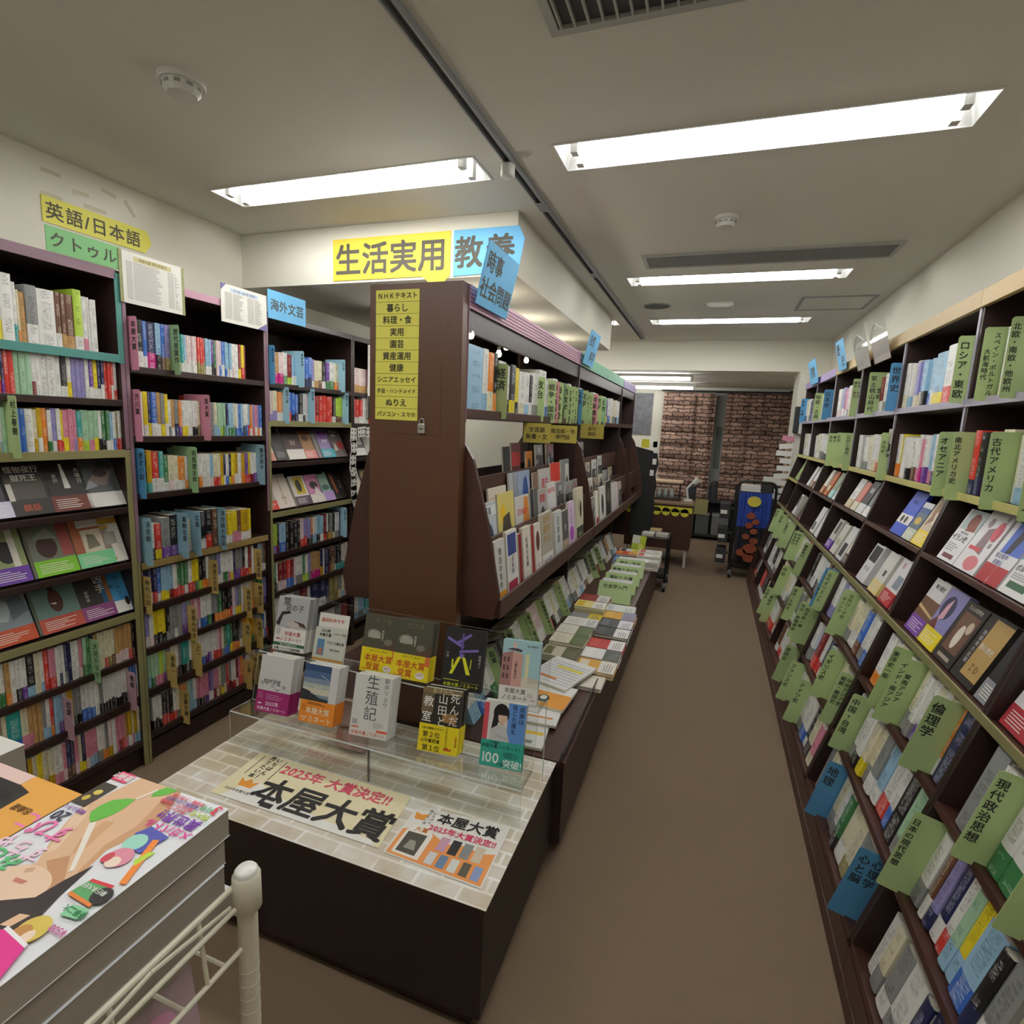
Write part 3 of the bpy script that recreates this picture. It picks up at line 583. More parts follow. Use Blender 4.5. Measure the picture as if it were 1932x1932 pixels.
row_face(sh(3,c3), U3[3]+.003, XF, 1, 26, [
 (2.262,.075,.17,'b8b0a8','d8443a',[('e',.5,.5,.3,.2,'3a3a3a')],'grey book with a red band by the post'),
 (2.335,.125,.195,'e6d8cc',None,[('r',.45,.1,.55,.9,'c8b8a8'),('t','春の窓',.1,.5,.3,'9a8272')],'plain blush coloured book'),
 (2.48,.12,.175,'e6e0d6','5a4a5e',[('r',.25,.1,.85,.95,'d0b42a'),('e',.5,.5,.18,.3,'2a2614')],'white book with a yellow picture panel'),
 (2.605,.115,.175,'d48ab4','e4dcd4',[('e',.5,.45,.3,.2,'2a2226'),('p',[(.4,.0),(.9,.0),(.6,.4)],'e8e0da')],'pink book with a black and white cat'),
 (2.705,.11,.17,'8fb4a4',None,[('r',0,0,1,.35,'b89ad0'),('e',.5,.5,.3,.1,'4a6a66')],'mint and violet book'),
 (2.80,.13,.19,'1f1a18',None,[('p',[(.3,.2),(.45,.2),(.4,.8),(.2,.9)],'8a4a30'),('v','夜の闇',.14,.75,.5,'8a8480')],'black book with a copper feather')])
row_face(sh(2,c4), U3[2]+.003, XF, 1, 26, [(3.02,.12,.17,'5a5450','e8e4e0',[('r',.1,.2,.9,.8,'e8e6e2')],'white framed book'),(3.15,.12,.18,'d8d4cc',None,[('r',.1,.1,.9,.9,'b8b4aa')],'pale picture book')])
row_face(sh(3,c4), U3[3]+.003, XF, 1, 26, [(3.0,.12,.15,'d8d2c4',None,[('r',.1,.1,.9,.9,'e8e2d0')],'cream book'),(3.13,.13,.18,'3a3024',None,[('r',.1,.08,.9,.92,'c8b88a'),('e',.5,.5,.25,.3,'8a7a4a')],'gold framed book')])
# the garland of playing cards round the fourth bookcase's openings
pc = mat('playing_card', 'e4dfda', .5, .03)
for i, (u, v, a) in enumerate(((667,821,4),(683,815,86),(697,815,84),(668,845,-3),(666,868,4),(667,890,-20),(668,912,6),(668,930,-6),(671,945,-24),(688,942,30))):
    p = onx(u, v, BX1+.012)
    t = thing('playing_card', f'white playing card, {nth(i+1)} of the garland hung on the fourth bookcase', 'playing card', Matrix.Translation(p) @ Matrix.Rotation(math.radians(-a),4,'X'), 'garland of playing cards')
    box((-.0003,-.032,-.045),(.0003,.032,.045)).build('card_face', pc, t)
    mb = MB()
    for yy in (-.016,.016):
        for zz in (-.028,0,.028): mb.box((.0003,yy-.005,zz-.006),(.0006,yy+.005,zz+.006), M=Matrix.Rotation(.785,4,'X') if zz == 0 and yy == 0 else None)
    mb.build('pips', INK, t)
t = thing('hanging_tag', 'long blue tag hanging at the foot of the card garland', 'tag', Matrix.Translation(onx(671,1010,BX1+.02)))
box((-.001,-.012,-.085),(.001,.012,.085)).build('tag_strip', mat('bright_blue_tag','3f86c4',.5), t); box((-.0012,-.013,.1),(.0012,.013,.11)).build('tag_clip', WHITE, t)
t = thing('shop_poster', 'narrow white poster hanging behind the tall end panel edge', 'poster', Vector((BX1+.006,3.205,1.76)))
box((-.002,-.09,-.26),(0,.09,.2)).build('sheet', WHITE, t); mb = MB(); write(mb, '食', .06, (.0004,-.05,.13), Y, Z); mb.box((0,-.09,-.26),(.0004,.09,-.12)); mb.build('print', [SINKB], t)
# ================================================================= the island: display table, low cabinets, double-sided rack
ZT = .377
def mkbrick():
    m = bpy.data.materials.new('brick_print_paper'); m.use_nodes = True; nt = m.node_tree; n = nt.nodes; L = nt.links.new; b = n['Principled BSDF']
    tc = n.new('ShaderNodeTexCoord'); br = n.new('ShaderNodeTexBrick'); L(tc.outputs['Object'], br.inputs[0])
    br.inputs['Scale'].default_value = 1; br.inputs['Brick Width'].default_value = .118; br.inputs['Row Height'].default_value = .046; br.inputs['Mortar Size'].default_value = .005; br.inputs['Mortar Smooth'].default_value = .4
    br.inputs['Color1'].default_value = (*lin('d6cdbd'),1); br.inputs['Color2'].default_value = (*lin('e9e5dd'),1); br.inputs['Mortar'].default_value = (*lin('f7f6f3'),1)
    nz = n.new('ShaderNodeTexNoise'); nz.inputs['Scale'].default_value = 9; nz.inputs['Detail'].default_value = 5; L(tc.outputs['Object'], nz.inputs[0])
    rp = n.new('ShaderNodeValToRGB'); rp.color_ramp.elements[0].position = .35; rp.color_ramp.elements[0].color = (*lin('dccdb0'),1); rp.color_ramp.elements[1].position = .62; rp.color_ramp.elements[1].color = (1,1,1,1); L(nz.outputs[0], rp.inputs[0])
    mx = n.new('ShaderNodeMix'); mx.data_type = 'RGBA'; mx.blend_type = 'MULTIPLY'; mx.inputs[0].default_value = .75; L(br.outputs[0], mx.inputs[6]); L(rp.outputs[0], mx.inputs[7]); L(mx.outputs[2], b.inputs['Base Color'])
    b.inputs['Roughness'].default_value = .45; return m
BRICKP = mkbrick()
TX0, TX1, TY0, TY1 = -1.475, -.4, 1.062, 1.684
t = thing('display_table', 'low dark table topped with brick-print paper, nearest in the aisle', 'display table', Vector(((TX0+TX1)/2, (TY0+TY1)/2, 0)))
o = -Vector(t.location)
def Bx(t, n, a, b, m, bev=.002): o = -Vector(t.location); return box(Vector(a)+o, Vector(b)+o).build(n, m, t, bevel=bev)
Bx(t, 'plinth', (TX0+.03,TY0+.03,0), (TX1-.035,TY1,.06), WOOD)
Bx(t, 'body', (TX0,TY0+.002,.06), (TX1,TY1,ZT-.02), mat('near_black_wood','1f1310',.45,.25,14,stretch=(6,6,.6))); Bx(t, 'top_board', (TX0-.002,TY0,ZT-.02), (TX1+.003,TY1,ZT-.002), WOOD)  # body uses a darker copy of the brown wood, front shade put into its colour
sheet = box((TX0-.004,TY0-.004,ZT-.0018), (TX1+.008,TY1-.002,ZT)).build('table_sheet', BRICKP); tag(sheet, 'whitewashed brick-print paper sheet covering the nearest low table', 'paper sheet')
def low_cabinet(label, y0, y1):
    t = thing('low_cabinet', label, 'cabinet', Vector((-.975,(y0+y1)/2,0)), 'low cabinets under the double-sided rack')
    Bx(t, 'plinth', (-1.52,y0,0), (-.435,y1,.06), WOOD); Bx(t, 'body', (-1.555,y0,.06), (-.376,y1,ZT-.022), WOOD); Bx(t, 'top_board', (-1.56,y0,ZT-.022), (-.366,y1,ZT), WOODR)
    n = 2; L = (y1-y0)/n
    for i in range(n): Bx(t, 'front_panel', (-.376,y0+i*L+.003,.065), (-.368,y0+(i+1)*L-.003,ZT-.026), WOOD)
    return t
low_cabinet('low dark cabinet joining the brick-topped table, piled with books', 1.69, 3.405)
low_cabinet('low dark cabinet at the far end of the island', 3.41, 5.19)
t = thing('edge_fence', 'dark plastic fence along the near low cabinet edge', 'fence', Vector((-.385,1.96,ZT)))
MB().prism([(0,0),(.006,0),(.02,.055),(.014,.055)], 'y', -.3, .3).build('fence_strip', mat('smoked_plastic','3c3835',.25,.05), t)
# ---------------------------------------------------------------- double-sided rack
t = thing('gondola_rack', 'tall double-sided dark magazine rack with pink and turquoise rails along the aisle', 'rack', Vector((-.975,1.7,ZT)))
def Gp(n, poly, y0, y1, m, bev=.0015):
    o = t.location; return MB().prism([(x-o.x, z-o.z) for x, z in poly], 'y', y0-o.y, y1-o.y).build(n, m, t, bevel=bev)
GL, GR, GZ = -1.15, -.80, 1.95
Gp('end_panel', [(GL,ZT),(GR+.012,ZT),(GR,GZ),(GL,GZ)], 1.70, 1.745, ENDW)
Gp('end_panel_inset', [(-1.07,1.45),(-.87,1.45),(-.87,1.69),(-1.07,1.69)], 1.6985, 1.70, ENDW)
RP = [(GR,.815),(-.668,.815),(-.65,.9),(-.703,1.16),(-.765,1.375),(GR,1.43)]
LP = [(-1.95-x, z) for x, z in RP]
for y in (1.745, 3.40, 5.12, 5.95):
    Gp('rack_side_panel', RP, y, y+.02, WOODR); Gp('rack_side_panel', LP[::-1], y, y+.02, WOODR)
    if y > 1.8: Gp('upright', [(GL,ZT),(GR,ZT),(GR,GZ),(GL,GZ)], y, y+.02, WOOD)
Gp('top_panel', [(GL,GZ-.02),(GR-.003,GZ-.02),(GR-.003,GZ),(GL,GZ)], 1.745, 5.97, WOOD)
Gp('upper_shelf', [(GL,1.515),(GR,1.515),(GR,1.548),(GL,1.548)], 1.745, 5.97, WOODR)
Gp('core_board', [(-.98,ZT),(-.97,ZT),(-.97,1.3),(-.98,1.3)], 1.745, 5.97, WOOD)
Gp('back_board', [(-.98,1.548),(-.97,1.548),(-.97,GZ-.02),(-.98,GZ-.02)], 2.75, 5.97, WOOD); Gp('core_board', [(-.98,1.3),(-.97,1.3),(-.97,1.515),(-.98,1.515)], 3.0, 5.97, WOOD)
Gp('head_board', [(GR-.02,1.80),(GR-.006,1.80),(GR-.006,1.876),(GR-.02,1.876)], 1.745, 5.97, WOOD); Gp('head_board', [(GL+.006,1.80),(GL+.02,1.80),(GL+.02,GZ-.02),(GL+.006,GZ-.02)], 1.745, 5.97, WOOD)
for y0, y1, k in ((1.75,3.40,'pink'),(3.42,5.12,'green'),(5.14,5.96,'purple')):
    o = t.location; mb = MB()
    mb.box((GR-.003-o.x,y0-o.y,1.876-o.z),(GR+.003-o.x,y1-o.y,GZ-o.z))
    for i in range(5): z = 1.886+i*.0125; mb.box((GR+.003-o.x,y0-o.y,z-o.z),(GR+.0055-o.x,y1-o.y,z+.005-o.z))
    mb.build('rail_strip', TRIM[k], t)
Gp('post_cap', [(GR-.02,1.50),(GR+.004,1.50),(GR+.004,GZ),(GR-.02,GZ)], 1.745, 1.75, TRIM['mauve'])
for zf, xf, zt in ((.845,-.66,.885),(.955,-.722,1.095),(1.03,-.778,1.1),(1.2,-.838,1.295)):
    for s in (1, -1):
        xx = lambda v: v if s > 0 else -1.95-v
        for y0, y1 in ((1.765,3.40),(3.42,5.12),(5.14,5.95)):
            pl = [(xx(xf),zf-.03),(xx(xf),zf),(xx(-.97),zf),(xx(-.97),zf-.015)]
            Gp('rack_shelf', pl if s > 0 else pl[::-1], y0, y1, WOODR)
            pl = [(xx(xf+.001),zf-.03),(xx(xf+.012),zf-.03),(xx(xf+.012),zt-.0),(xx(xf+.001),zt)]
            if s > 0: Gp('rack_lip', pl, y0, y1, WOODR)
t2 = thing('padlock', 'small steel padlock hanging on the tall end panel', 'padlock', Vector((-.938,1.695,1.475)))
box((-.014,-.006,-.02),(.014,.006,.014)).build('lock_body', mat('steel','b9b6ae',.35,.05,metal=.7), t2, bevel=.003)
MB().tube([(-.008,0,.014),(-.008,0,.026),(0,0,.032),(.008,0,.026),(.008,0,.014)], .0022).build('lock_shackle', mat('steel','b9b6ae'), t2)
box((-.008,-.0065,-.006),(.008,-.006,-.002)).build('lock_slot', DARK, t2)
# yellow section strips on the end panel
STR = ['ＮＨＫテキスト','暮らし','料理・食','実用','園芸','資産運用','健康','シニアエッセイ','手芸・ハンドメイド','ぬりえ','パソコン・スマホ']
ENG = ['television textbooks','living','cookery and food','practical books','gardening','money','health','senior essays','handicrafts','colouring books','computers and phones']
ZS = [1.93,1.89,1.852,1.812,1.772,1.734,1.693,1.654,1.653,1.615,1.578,1.538,1.496]; ZS = ZS[:8] + ZS[9:]
ZS = [1.93,1.8905,1.8515,1.812,1.7725,1.733,1.6935,1.654,1.615,1.5765,1.537,1.4965]
for i, s in enumerate(STR):
    z0, z1 = ZS[i+1], ZS[i]; t3 = thing('section_strip', f'yellow strip for {ENG[i]} on the tall end panel', 'label strip', Vector((-1.041,1.6985 if i > 5 else 1.6995,(z0+z1)/2)), 'yellow strips on the tall end panel')
    box((-.084,-.0012,-(z1-z0)/2+.0006),(.084,-.0002,(z1-z0)/2-.0006)).build('strip', SYP, t3)
    n = len(s); sz = min(.028, .158/n/1.02)
    write(mb := MB(), s, sz, (0,-.0014,0), X, Z, bold=.014); mb.build('lettering', SINKB, t3)
# small bulbs clipped inside the rack top
BULB = mat('lit_bulb', 'fff3d8', .4, 0, emit=9)
for i, (u, v, y) in enumerate(((888,632,1.80),(941,668,2.3),(955,655,2.4),(993,680,2.75))):
    p = ony(u, v, y); t3 = thing('clip_bulb', f'small lit bulb, {nth(i+1)} along the top shelf of the rack', 'bulb', p, 'small bulbs along the rack')
    MB().lathe((0,0,0), [(0,-.014),(.009,-.011),(.013,0),(.009,.011),(.006,.016),(.006,.016)], 14).build('bulb_glass', BULB, t3, smooth=True)
    MB().lathe((0,0,0), [(.007,.016),(.008,.03),(0,.03)], 12).build('bulb_base', PLA, t3); box((-.002,-.002,.03),(.002,.002,1.93-p.z)).build('bulb_stem', DARK, t3)
for i, y in enumerate((2.1,2.8,3.5,4.3)):
    t3 = thing('clip_lamp', f'white clip lamp, {nth(i+1)} along the hidden side of the rack top', 'lamp', Vector((-1.17,y,1.95)), 'clip lamps on the rack top')
    MB().lathe((0,0,.045),[(0,-.02),(.02,-.014),(.027,0),(.02,.02),(0,.027)],16).build('lamp_bulb', mat('bright_bulb','fff6e2',.4,0,emit=75), t3, smooth=True); MB().lathe((0,0,0),[(0,.0),(.02,.0),(.02,.028)],14).build('lamp_clip', PLA, t3)
# ---------------------------------------------------------------- what the rack holds
rk = 'rack top shelf'
GC = dict(card=(.03,.215,-.028))
row('rack top shelf', 'softcover_book', 'softcover', 1.5485, GR-.012, 1.80, 2.08, .22, 's40B^ wS15 oC18 kO12', d=.15, jit=.004)
row('rack shelf past the economics card', 'softcover_book', 'softcover', 1.5485, GR-.012, 2.09, 3.39, .19, '[G経済/economics] wL20 wK14 kY18 yK14 wC20 wS20 kW12 wH25 [G政治/politics] w30^ wB15 [G戦争・国防/war and defence] wC20 [R原水爆事故/nuclear accidents] wH20 [G海外情勢/world affairs] kH30 gK15 [G地政学/geopolitics] wC20 [G金融の基本/basics of finance] wS18 [Gリテラシー/literacy] wG18 [G政治と宗教/politics and religion] wK15', d=.15, jit=.012, csize=.042, **GC)
row('rack shelf under the turquoise rail', 'softcover_book', 'softcover', 1.5485, GR-.012, 3.43, 5.1, .19, '[B科学/science] wC20 wG18 [G化学/chemistry] wH20 [G物理学/physics] wS20 [G天文/astronomy] wK20 wC16 [R特集遺産/heritage features] wL20 wY16 [G数学/mathematics] kW25 wG20 [M生物/biology] wH30 vY25 wB30 wC25 cH30 wK25 wS25', d=.15, jit=.012, csize=.042, **GC)
def rack_mags(rowname, z, x, tilt, items, t=.008):
    for i, (y, w_, h, cov, art, what) in enumerate(items):
        face_book('magazine', f'{what}, on the {rowname}', pose(x, y, z, 90, tilt), w_, h, t, cov, art, None, .3, 'magazines on the ' + rowname, 'magazine', hard=False)
def mart(title, tc, acc, ts=.2): return [('r',.04,.05,.96,.72,acc[0])] + [a for a in rart(AR, '', acc)[:5]] + [('t',title,ts,.5,.86,tc)]
DK = ['3a3a3c','8a8a8c','b8b4b0']
rack_mags('lower tier of the rack', .848, -.672, 6, [
 (1.80,.1,.235,'d8d6d2',[('v','政治の条件',.3,.5,.55,'2a2a2a'),('r',0,0,1,.18,'e09a2a')],'white book with an orange foot'),
 (1.92,.12,.25,'eceae6',[('r',.1,.62,.9,.95,'3a4a8a'),('r',.15,.35,.85,.6,'dcd8d4'),('r',.05,.0,.9,.22,'a83248'),('v','世界地図',.18,.5,.5,'3a3a6a')],'white and blue book with a red foot'),
 (2.06,.03,.22,'8a1420',[],'dark red book turned edge out'),(2.11,.1,.235,'e8e0d4',[('v','医師の本棚',.24,.5,.55,'3a3430')],'cream book with a black title'),(2.225,.03,.23,'a01c24',[],'crimson book turned edge out'),
 (2.27,.09,.225,'e6ded2',[('r',0,0,1,.3,'f0ece8'),('e',.5,.65,.3,.2,'6a4030'),('v','人',.3,.5,.2,'c0392b')],'cream book with red print'),
 (2.375,.18,.255,'b9b2a4',[('t','政治学\n経済学\n学べる',.22,.5,.7,'b8922a'),('r',.0,.0,1,.25,'eceae4'),('t','なんでも入門',.11,.5,.12,'2a3a6a')],'grey paperback with gold title lettering'),
 (2.60,.13,.235,'d4d6d6',[('v','日本語',.34,.5,.6,'1a1a1a')],'silver book with bold black characters'),(2.745,.12,.22,'5a5a5c',[('r',0,0,1,.3,'b8a48c'),('v','夜',.3,.5,.6,'d8d8d4')],'charcoal book with a tan foot'),
 (2.88,.13,.25,'e8ccea',[('e',.5,.3,.35,.16,'b85ac0'),('v','未来の教育',.14,.5,.7,'3a2a3a')],'pale mauve book with a violet flower')], .014)
rack_mags('lower tier past the olive book', .848, -.668, 5, [
 (3.04,.17,.31,'ddd6b8',[('r',0,0,1,.28,'3c4438'),('e',.6,.6,.14,.16,'2a2420'),('v','木の暮らし',.12,.25,.65,'6a6a3a'),('t','森の本',.16,.5,.14,'c8d08a')],'tall cream book with a dark green foot')], .02)
rack_mags('lower tier of the far rack bay', .848, -.672, 6, [(3.47,.11,.21,'8a9088',mart('本','e8e6e0',DK),'grey green book'),(3.6,.1,.24,'ece8da',[('r',.3,.0,1,.25,'b02a2a')],'cream book with a red corner'),
 (3.76,.2,.25,'e4e2de',[('e',.5,.5,.22,.3,'2a2a2c')],'white magazine with a black oval'),(4.0,.2,.27,'26221f',[('e',.5,.6,.3,.2,'6a6460')],'black photography magazine'),(4.27,.05,.24,'f0e6ec',[],'pale pink magazine, edge out'),(4.36,.05,.24,'eadfe6',[],'blush magazine, edge out'),(4.45,.05,.235,'e8d6e0',[],'rose magazine, edge out'),(4.56,.16,.22,'b8a8a0',mart('食','f0ece4',DK),'beige cookery magazine')], .012)
rack_mags('middle tier of the rack', .956, -.734, 6, [
 (1.80,.16,.255,'c8cdd4',[('e',.5,.4,.3,.3,'3a5068'),('r',0,.8,1,.95,'e6e8ea'),('t','写真',.2,.5,.87,'4a5a6a')],'steel blue photography magazine'),
 (1.98,.185,.275,'e3d27a',[('e',.3,.7,.16,.14,'f0c42a'),('p',[(.2,.35),(.8,.4),(.7,.7),(.3,.65)],'4a4238'),('t','ＳＥ',.36,.5,.22,'c23a1c'),('t','ＪＡＰＡＮ',.15,.55,.08,'2a2420')],'yellow magazine with red capital letters'),
 (2.18,.185,.24,'d8d6d2',[('t','ETHNO',.2,.5,.72,'d2281e'),('p',[(.5,.4),(1,.4),(.95,.95),(.65,.98)],'d88a3c'),('r',0,0,1,.4,'4a4844'),('e',.55,.2,.2,.12,'d8d4cc')],'magazine with a red title and orange page'),
 (2.39,.05,.255,'2e2e30',[],'black magazine, edge out'),(2.45,.05,.255,'5a5c5c',[],'grey magazine, edge out'),(2.51,.14,.24,'b4b2ae',[('t','群像',.32,.5,.82,'c82820'),('e',.5,.4,.3,.25,'4a4a4c')],'grey literary magazine with a red title'),
 (2.67,.15,.26,'e4e2e0',[('t','BRUTUS',.22,.5,.85,'d2281e'),('r',.1,.3,.9,.36,'b03a30')],'white magazine with a red title'),
 (2.84,.16,.25,'7e8284',mart('図書','d8d8d8',DK),'dull silver magazine'),(3.02,.15,.235,'9a9c9a',mart('生','c8322a',DK),'grey news magazine'),(3.18,.15,.235,'8c8684',mart('政','c8322a',DK),'brownish news magazine')])
rack_mags('middle tier of the far rack bay', .956, -.734, 6, [(3.46,.15,.2,'3a4450',mart('文','d8d8d8',DK),'navy grey magazine'),(3.63,.14,.21,'e0dccc',mart('詩','3a3a3a',DK),'ivory magazine'),(3.8,.16,.2,'a08c78',mart('旅','f0ece4',DK),'brown travel magazine'),(4.0,.15,.21,'d8d4c0',mart('月','3a3a3a',DK),'straw magazine'),(4.2,.15,.23,'8c8c8e',mart('界','e0e0e0',DK),'lead grey magazine'),(4.42,.16,.24,'8a8264',mart('山','e0e0d0',DK),'moss brown magazine')])
rack_mags('upper tier of the rack', 1.031, -.79, 5, [
 (1.79,.13,.2,'a8a9a4',[('r',.1,.4,.9,.52,'b8c04a'),('r',.1,.05,.9,.3,'3a3a3a')],'grey magazine with a lime stripe'),
 (2.0,.2,.215,'e2dccc',[('v','三四人',.16,.22,.6,'b02a24'),('t','ひとり暮',.08,.65,.4,'8a8478')],'cream magazine with a red vertical title'),
 (2.24,.05,.26,'b8bcc2',[],'silver magazine, edge out'),(2.3,.05,.26,'9aa2b0',[],'pale blue magazine, edge out'),(2.36,.17,.26,'9fb0cc',[('e',.6,.5,.25,.4,'2c4c8c'),('p',[(.4,.2),(.7,.1),(.6,.5)],'e6ecf2')],'blue and white glossy magazine'),
 (2.58,.08,.24,'8a6a5c',[],'brown magazine, edge out'),(2.68,.2,.25,'c8c4c0',[('t','東洋',.3,.5,.7,'c22a24'),('r',.1,.1,.9,.5,'9a9896')],'grey weekly with a red title'),
 (2.9,.19,.27,'d83c2c',[('t','Newton',.26,.5,.6,'f6e6e2')],'bright red magazine with white lettering'),(3.12,.19,.28,'8a8c88',[('r',.5,.1,.95,.9,'d8d6cc'),('e',.7,.4,.15,.25,'3a4a34')],'grey green magazine under the yellow tags')])
rack_mags('upper tier of the far rack bay', 1.031, -.79, 5, [(3.46,.09,.24,'c8cac8',[],'white grey magazine'),(3.57,.17,.26,'d8d8d6',mart('美','3a3a3a',DK),'white art magazine'),(3.78,.15,.23,'b8b09c',mart('庭','3a3a3a',DK),'stone magazine'),(4.0,.16,.24,'d4d4d0',mart('器','3a3a3a',DK),'chalk white magazine'),(4.22,.16,.26,'c0c0be',mart('季','3a3a3a',DK),'pearl grey magazine')])
rack_mags('back of the rack', 1.201, -.85, 5, [(2.3,.09,.2,'2c2c2e',[],'black file'),(2.41,.12,.215,'5a2c2c',[('e',.5,.2,.4,.2,'8a98a8'),('r',0,.5,1,.8,'a02828')],'dark red magazine'),(2.62,.1,.17,'c87a28',[('e',.5,.5,.3,.3,'3a2a1a')],'orange magazine'),(2.78,.13,.2,'8c8a86',mart('園','d8d8d8',DK),'grey patterned magazine'),(2.98,.15,.2,'7a5a5c',mart('花','c8a0a0',DK),'dusty rose magazine'),
 (3.5,.06,.19,'5a5c5c',[],'slate magazine'),(3.6,.12,.2,'6c6e6e',mart('音','c8c8c8',DK),'pewter magazine'),(3.8,.13,.2,'9c9a90',mart('工','e8e8e0',DK),'pebble grey magazine')])
YT = mat('dull_yellow_card', 'b9a94c', .6, .04)
for i, (u, v, y, w_, tx, lb) in enumerate(((1013,817,2.45,.13,'文芸誌\n新書・文','literary monthlies'),(1062,819,2.85,.15,'総合誌・他\n専門誌','general monthlies'),(1117,814,3.5,.15,'新刊\n雑誌','new magazines'))):
    p = ony(u, v, y); t3 = thing('hanging_tag', f'yellow tag for {lb} hanging under the rack top shelf', 'tag', p, 'yellow tags under the rack shelf')
    box((-w_/2,-.0006,-.045),(w_/2,.0006,.045)).build('tag_card', YT, t3); write(mb := MB(), tx, .026, (0,-.0008,0), X, Z, bold=.01); mb.build('lettering', SINKB, t3)
    box((-.002,-.001,.045),(.002,.001,1.514-p.z)).build('tag_string', DARK, t3)
# books leaning under the rack with their cards
L25 = math.radians(24)
ur = 'leaning row under the rack'
row(ur, 'softcover_book', 'softcover', ZT+.004, -.735, 1.78, 3.38, .19, 'wS22 sB20 wK18 wG15 [G起業/starting a business] hK15 kH20 kW30 [G働くこと/working] wC20 wS20 wG15 [Gコミュニケーション/communication] wH18 [G事件・裁判/crimes and trials] wC18 zW45 [G労働環境を考える/working conditions] wH20 wR20 wK15 cW20 wH20 [Gマイノリティ/minorities] wC20 iW20 wS20 wH20', d=.13, lean=L25, jit=.008, card=(.045,.2,0), csize=.026)
row('leaning row at the island end', 'softcover_book', 'softcover', ZT+.004, -.735, 3.42, 5.1, .19, 'wH25 cW25 wS25 hW20 wU25 wC20 kW20 [G環境問題/the environment] wK20 wG18 iK20 wD20 [G食の安全/food safety] wC25 wH25 wK25 wC25 kW20 iW25 wH25 wS25 hW25', d=.13, lean=L25, jit=.008, card=(.045,.2,0), csize=.03)
# flat piles of books along the aisle edge
def flat_pile(y, x, n, cov, band, what, w_=.188, hh=.128, th=.016):
    z = ZT + .0004
    for i in range(n):
        M = Matrix.Translation((x+AR.uniform(-.004,.004), y+AR.uniform(-.003,.003), z+th)) @ Matrix.Rotation(PI/2,4,'Z') @ Matrix.Rotation(-PI/2,4,'X')
        top = i == n-1
        face_book('flat_book', f"{what}, " + ('topmost of its pile' if top else f'{nth(i+1)} from its pile bottom'), M, hh, w_, th, cov[0], cov[1] if top else (), band, .42, f'pile of {what}', bart=art_lines(AR, '7a746a', .1, .9, .2, .8, 4, .05) if top else ())
        z += th + .0003
PL = lambda a, b=None: (a, [('r',.1,.5,.9,.9,b)] if b else art_lines(AR,'9a948a',.15,.85,.3,.85,4))
RX, LX = -.32, -.508
for y, x, n, cv, bd, wh in ((2.235,RX-.03,1,PL('e6ded0','c8d0d8'),None,'cream pocket book at the near cabinet corner'),(2.375,RX,2,PL('d8a23a','e6d8c0'),'e8e2d6','amber book beside the fence'),(2.515,RX,2,PL('eceae6','f4f2ee'),'4a4a46','white book with a dark lower half'),
 (2.655,RX,2,PL('b8322c','c84a40'),'f0eeea','red and white guidebook'),(2.795,RX,3,PL('2c2e30','4a4c4e'),'eceae6','black-topped white book'),(2.935,RX,3,PL('3a3c40','5a5c60'),'e6e4ea','slate-topped white book'),(3.075,RX,3,PL('d8a030','e0b040'),'8a86a4','gold and lavender book'),(3.215,RX-.02,3,PL('e4e6e0','c4ccc8'),'dfe4da','pale green-grey book'),
 (2.46,LX,2,PL('c8c0a8','6a6a44'),'5c5a3a','khaki landscape book'),(2.6,LX,3,PL('e0d8c0'),'5a6a34','cream book with a leafy lower half'),(2.74,LX,3,PL('e2dccb'),'647044','ivory book with a leafy lower half'),(2.88,LX,3,PL('e6e0d4'),'e8e6e4','ivory book with a pale lower half'),(3.02,LX,2,PL('8a8c8c'),'d8c23a','grey book with a yellow lower half'),
 (3.16,LX,4,PL('e8d88a','d8b42a'),'f0ece4','yellow sketch book'),(3.3,LX,4,PL('8a2420'),'d8d4cc','dark red book with a grey lower half')):
    flat_pile(y, x, n, cv, bd, wh, .18)
for a in ((4.50,RX-.095,4,PL('eceae6','b8ae9a'),'c8c4bc','white travel book'),(4.65,RX-.095,5,PL('e0dcd4','c04a34'),'d8d2c8','book with a red painting'),(4.8,RX-.095,5,PL('d8d4cc','b05040'),'d8d0c4','book with a rust painting'),(4.72,LX-.095,4,PL('c8482e','e09040'),'e0a040','orange-red book'),(4.56,LX-.095,3,PL('4a78b8','7aa0d0'),'d8dce4','sky blue book'),(4.9,LX-.095,3,PL('d8d6d0','3a3a3a'),'d8c840','white book with a yellow foot')):
    y, x, n, cv, bd, wh = a; flat_pile(y, x+.095, n, cv, bd, wh)
face_book('display_book', 'lime green book propped up at the far end of the island', pose(-.62,5.1,ZT+.001,-20,15), .13, .17, .015, 'c6d84a', [('r',0,.55,.6,1,'e6ecd8'),('e',.7,.4,.2,.16,'e8f080')], None)
# tray of paperbacks with leaning cards
for i, (y, tx, eng) in enumerate(((3.5,'社会学入門','sociology'),(3.74,'福祉と介護','care work'),(3.97,'教育と子ども','education'),(4.2,'歴史・民俗','folklore'))):
    for k in range(3):
        M = Matrix.Translation((-.615, y+.03+k*.045, ZT+.002)) @ Matrix.Rotation(math.radians(-38),4,'X')
        face_book('tray_book', f'white pamphlet, {nth(k+1)} behind the {eng} card in the tray', M, .2, .14, .014, 'e9e8e6', [('r',.1,.4,.7,.5,'6a6a90'),('r',.1,.6,.8,.66,'a8a8a4')], None, hard=False, group='pamphlets in the tray')
    t3 = thing('section_divider', f'green card for {eng} leaning in the tray of the far low cabinet', 'divider card', Matrix.Translation((-.51,y,ZT+.004)) @ Matrix.Rotation(math.radians(-38),4,'X'), 'cards leaning in the tray')
    box((-.11,0,0),(.11,.0012,.15)).build('card', CARDM['G'], t3); write(mb := MB(), tx, .032, (0,-.0004,.115), X, Z, bold=.014); mb.build('lettering', SINKB, t3)
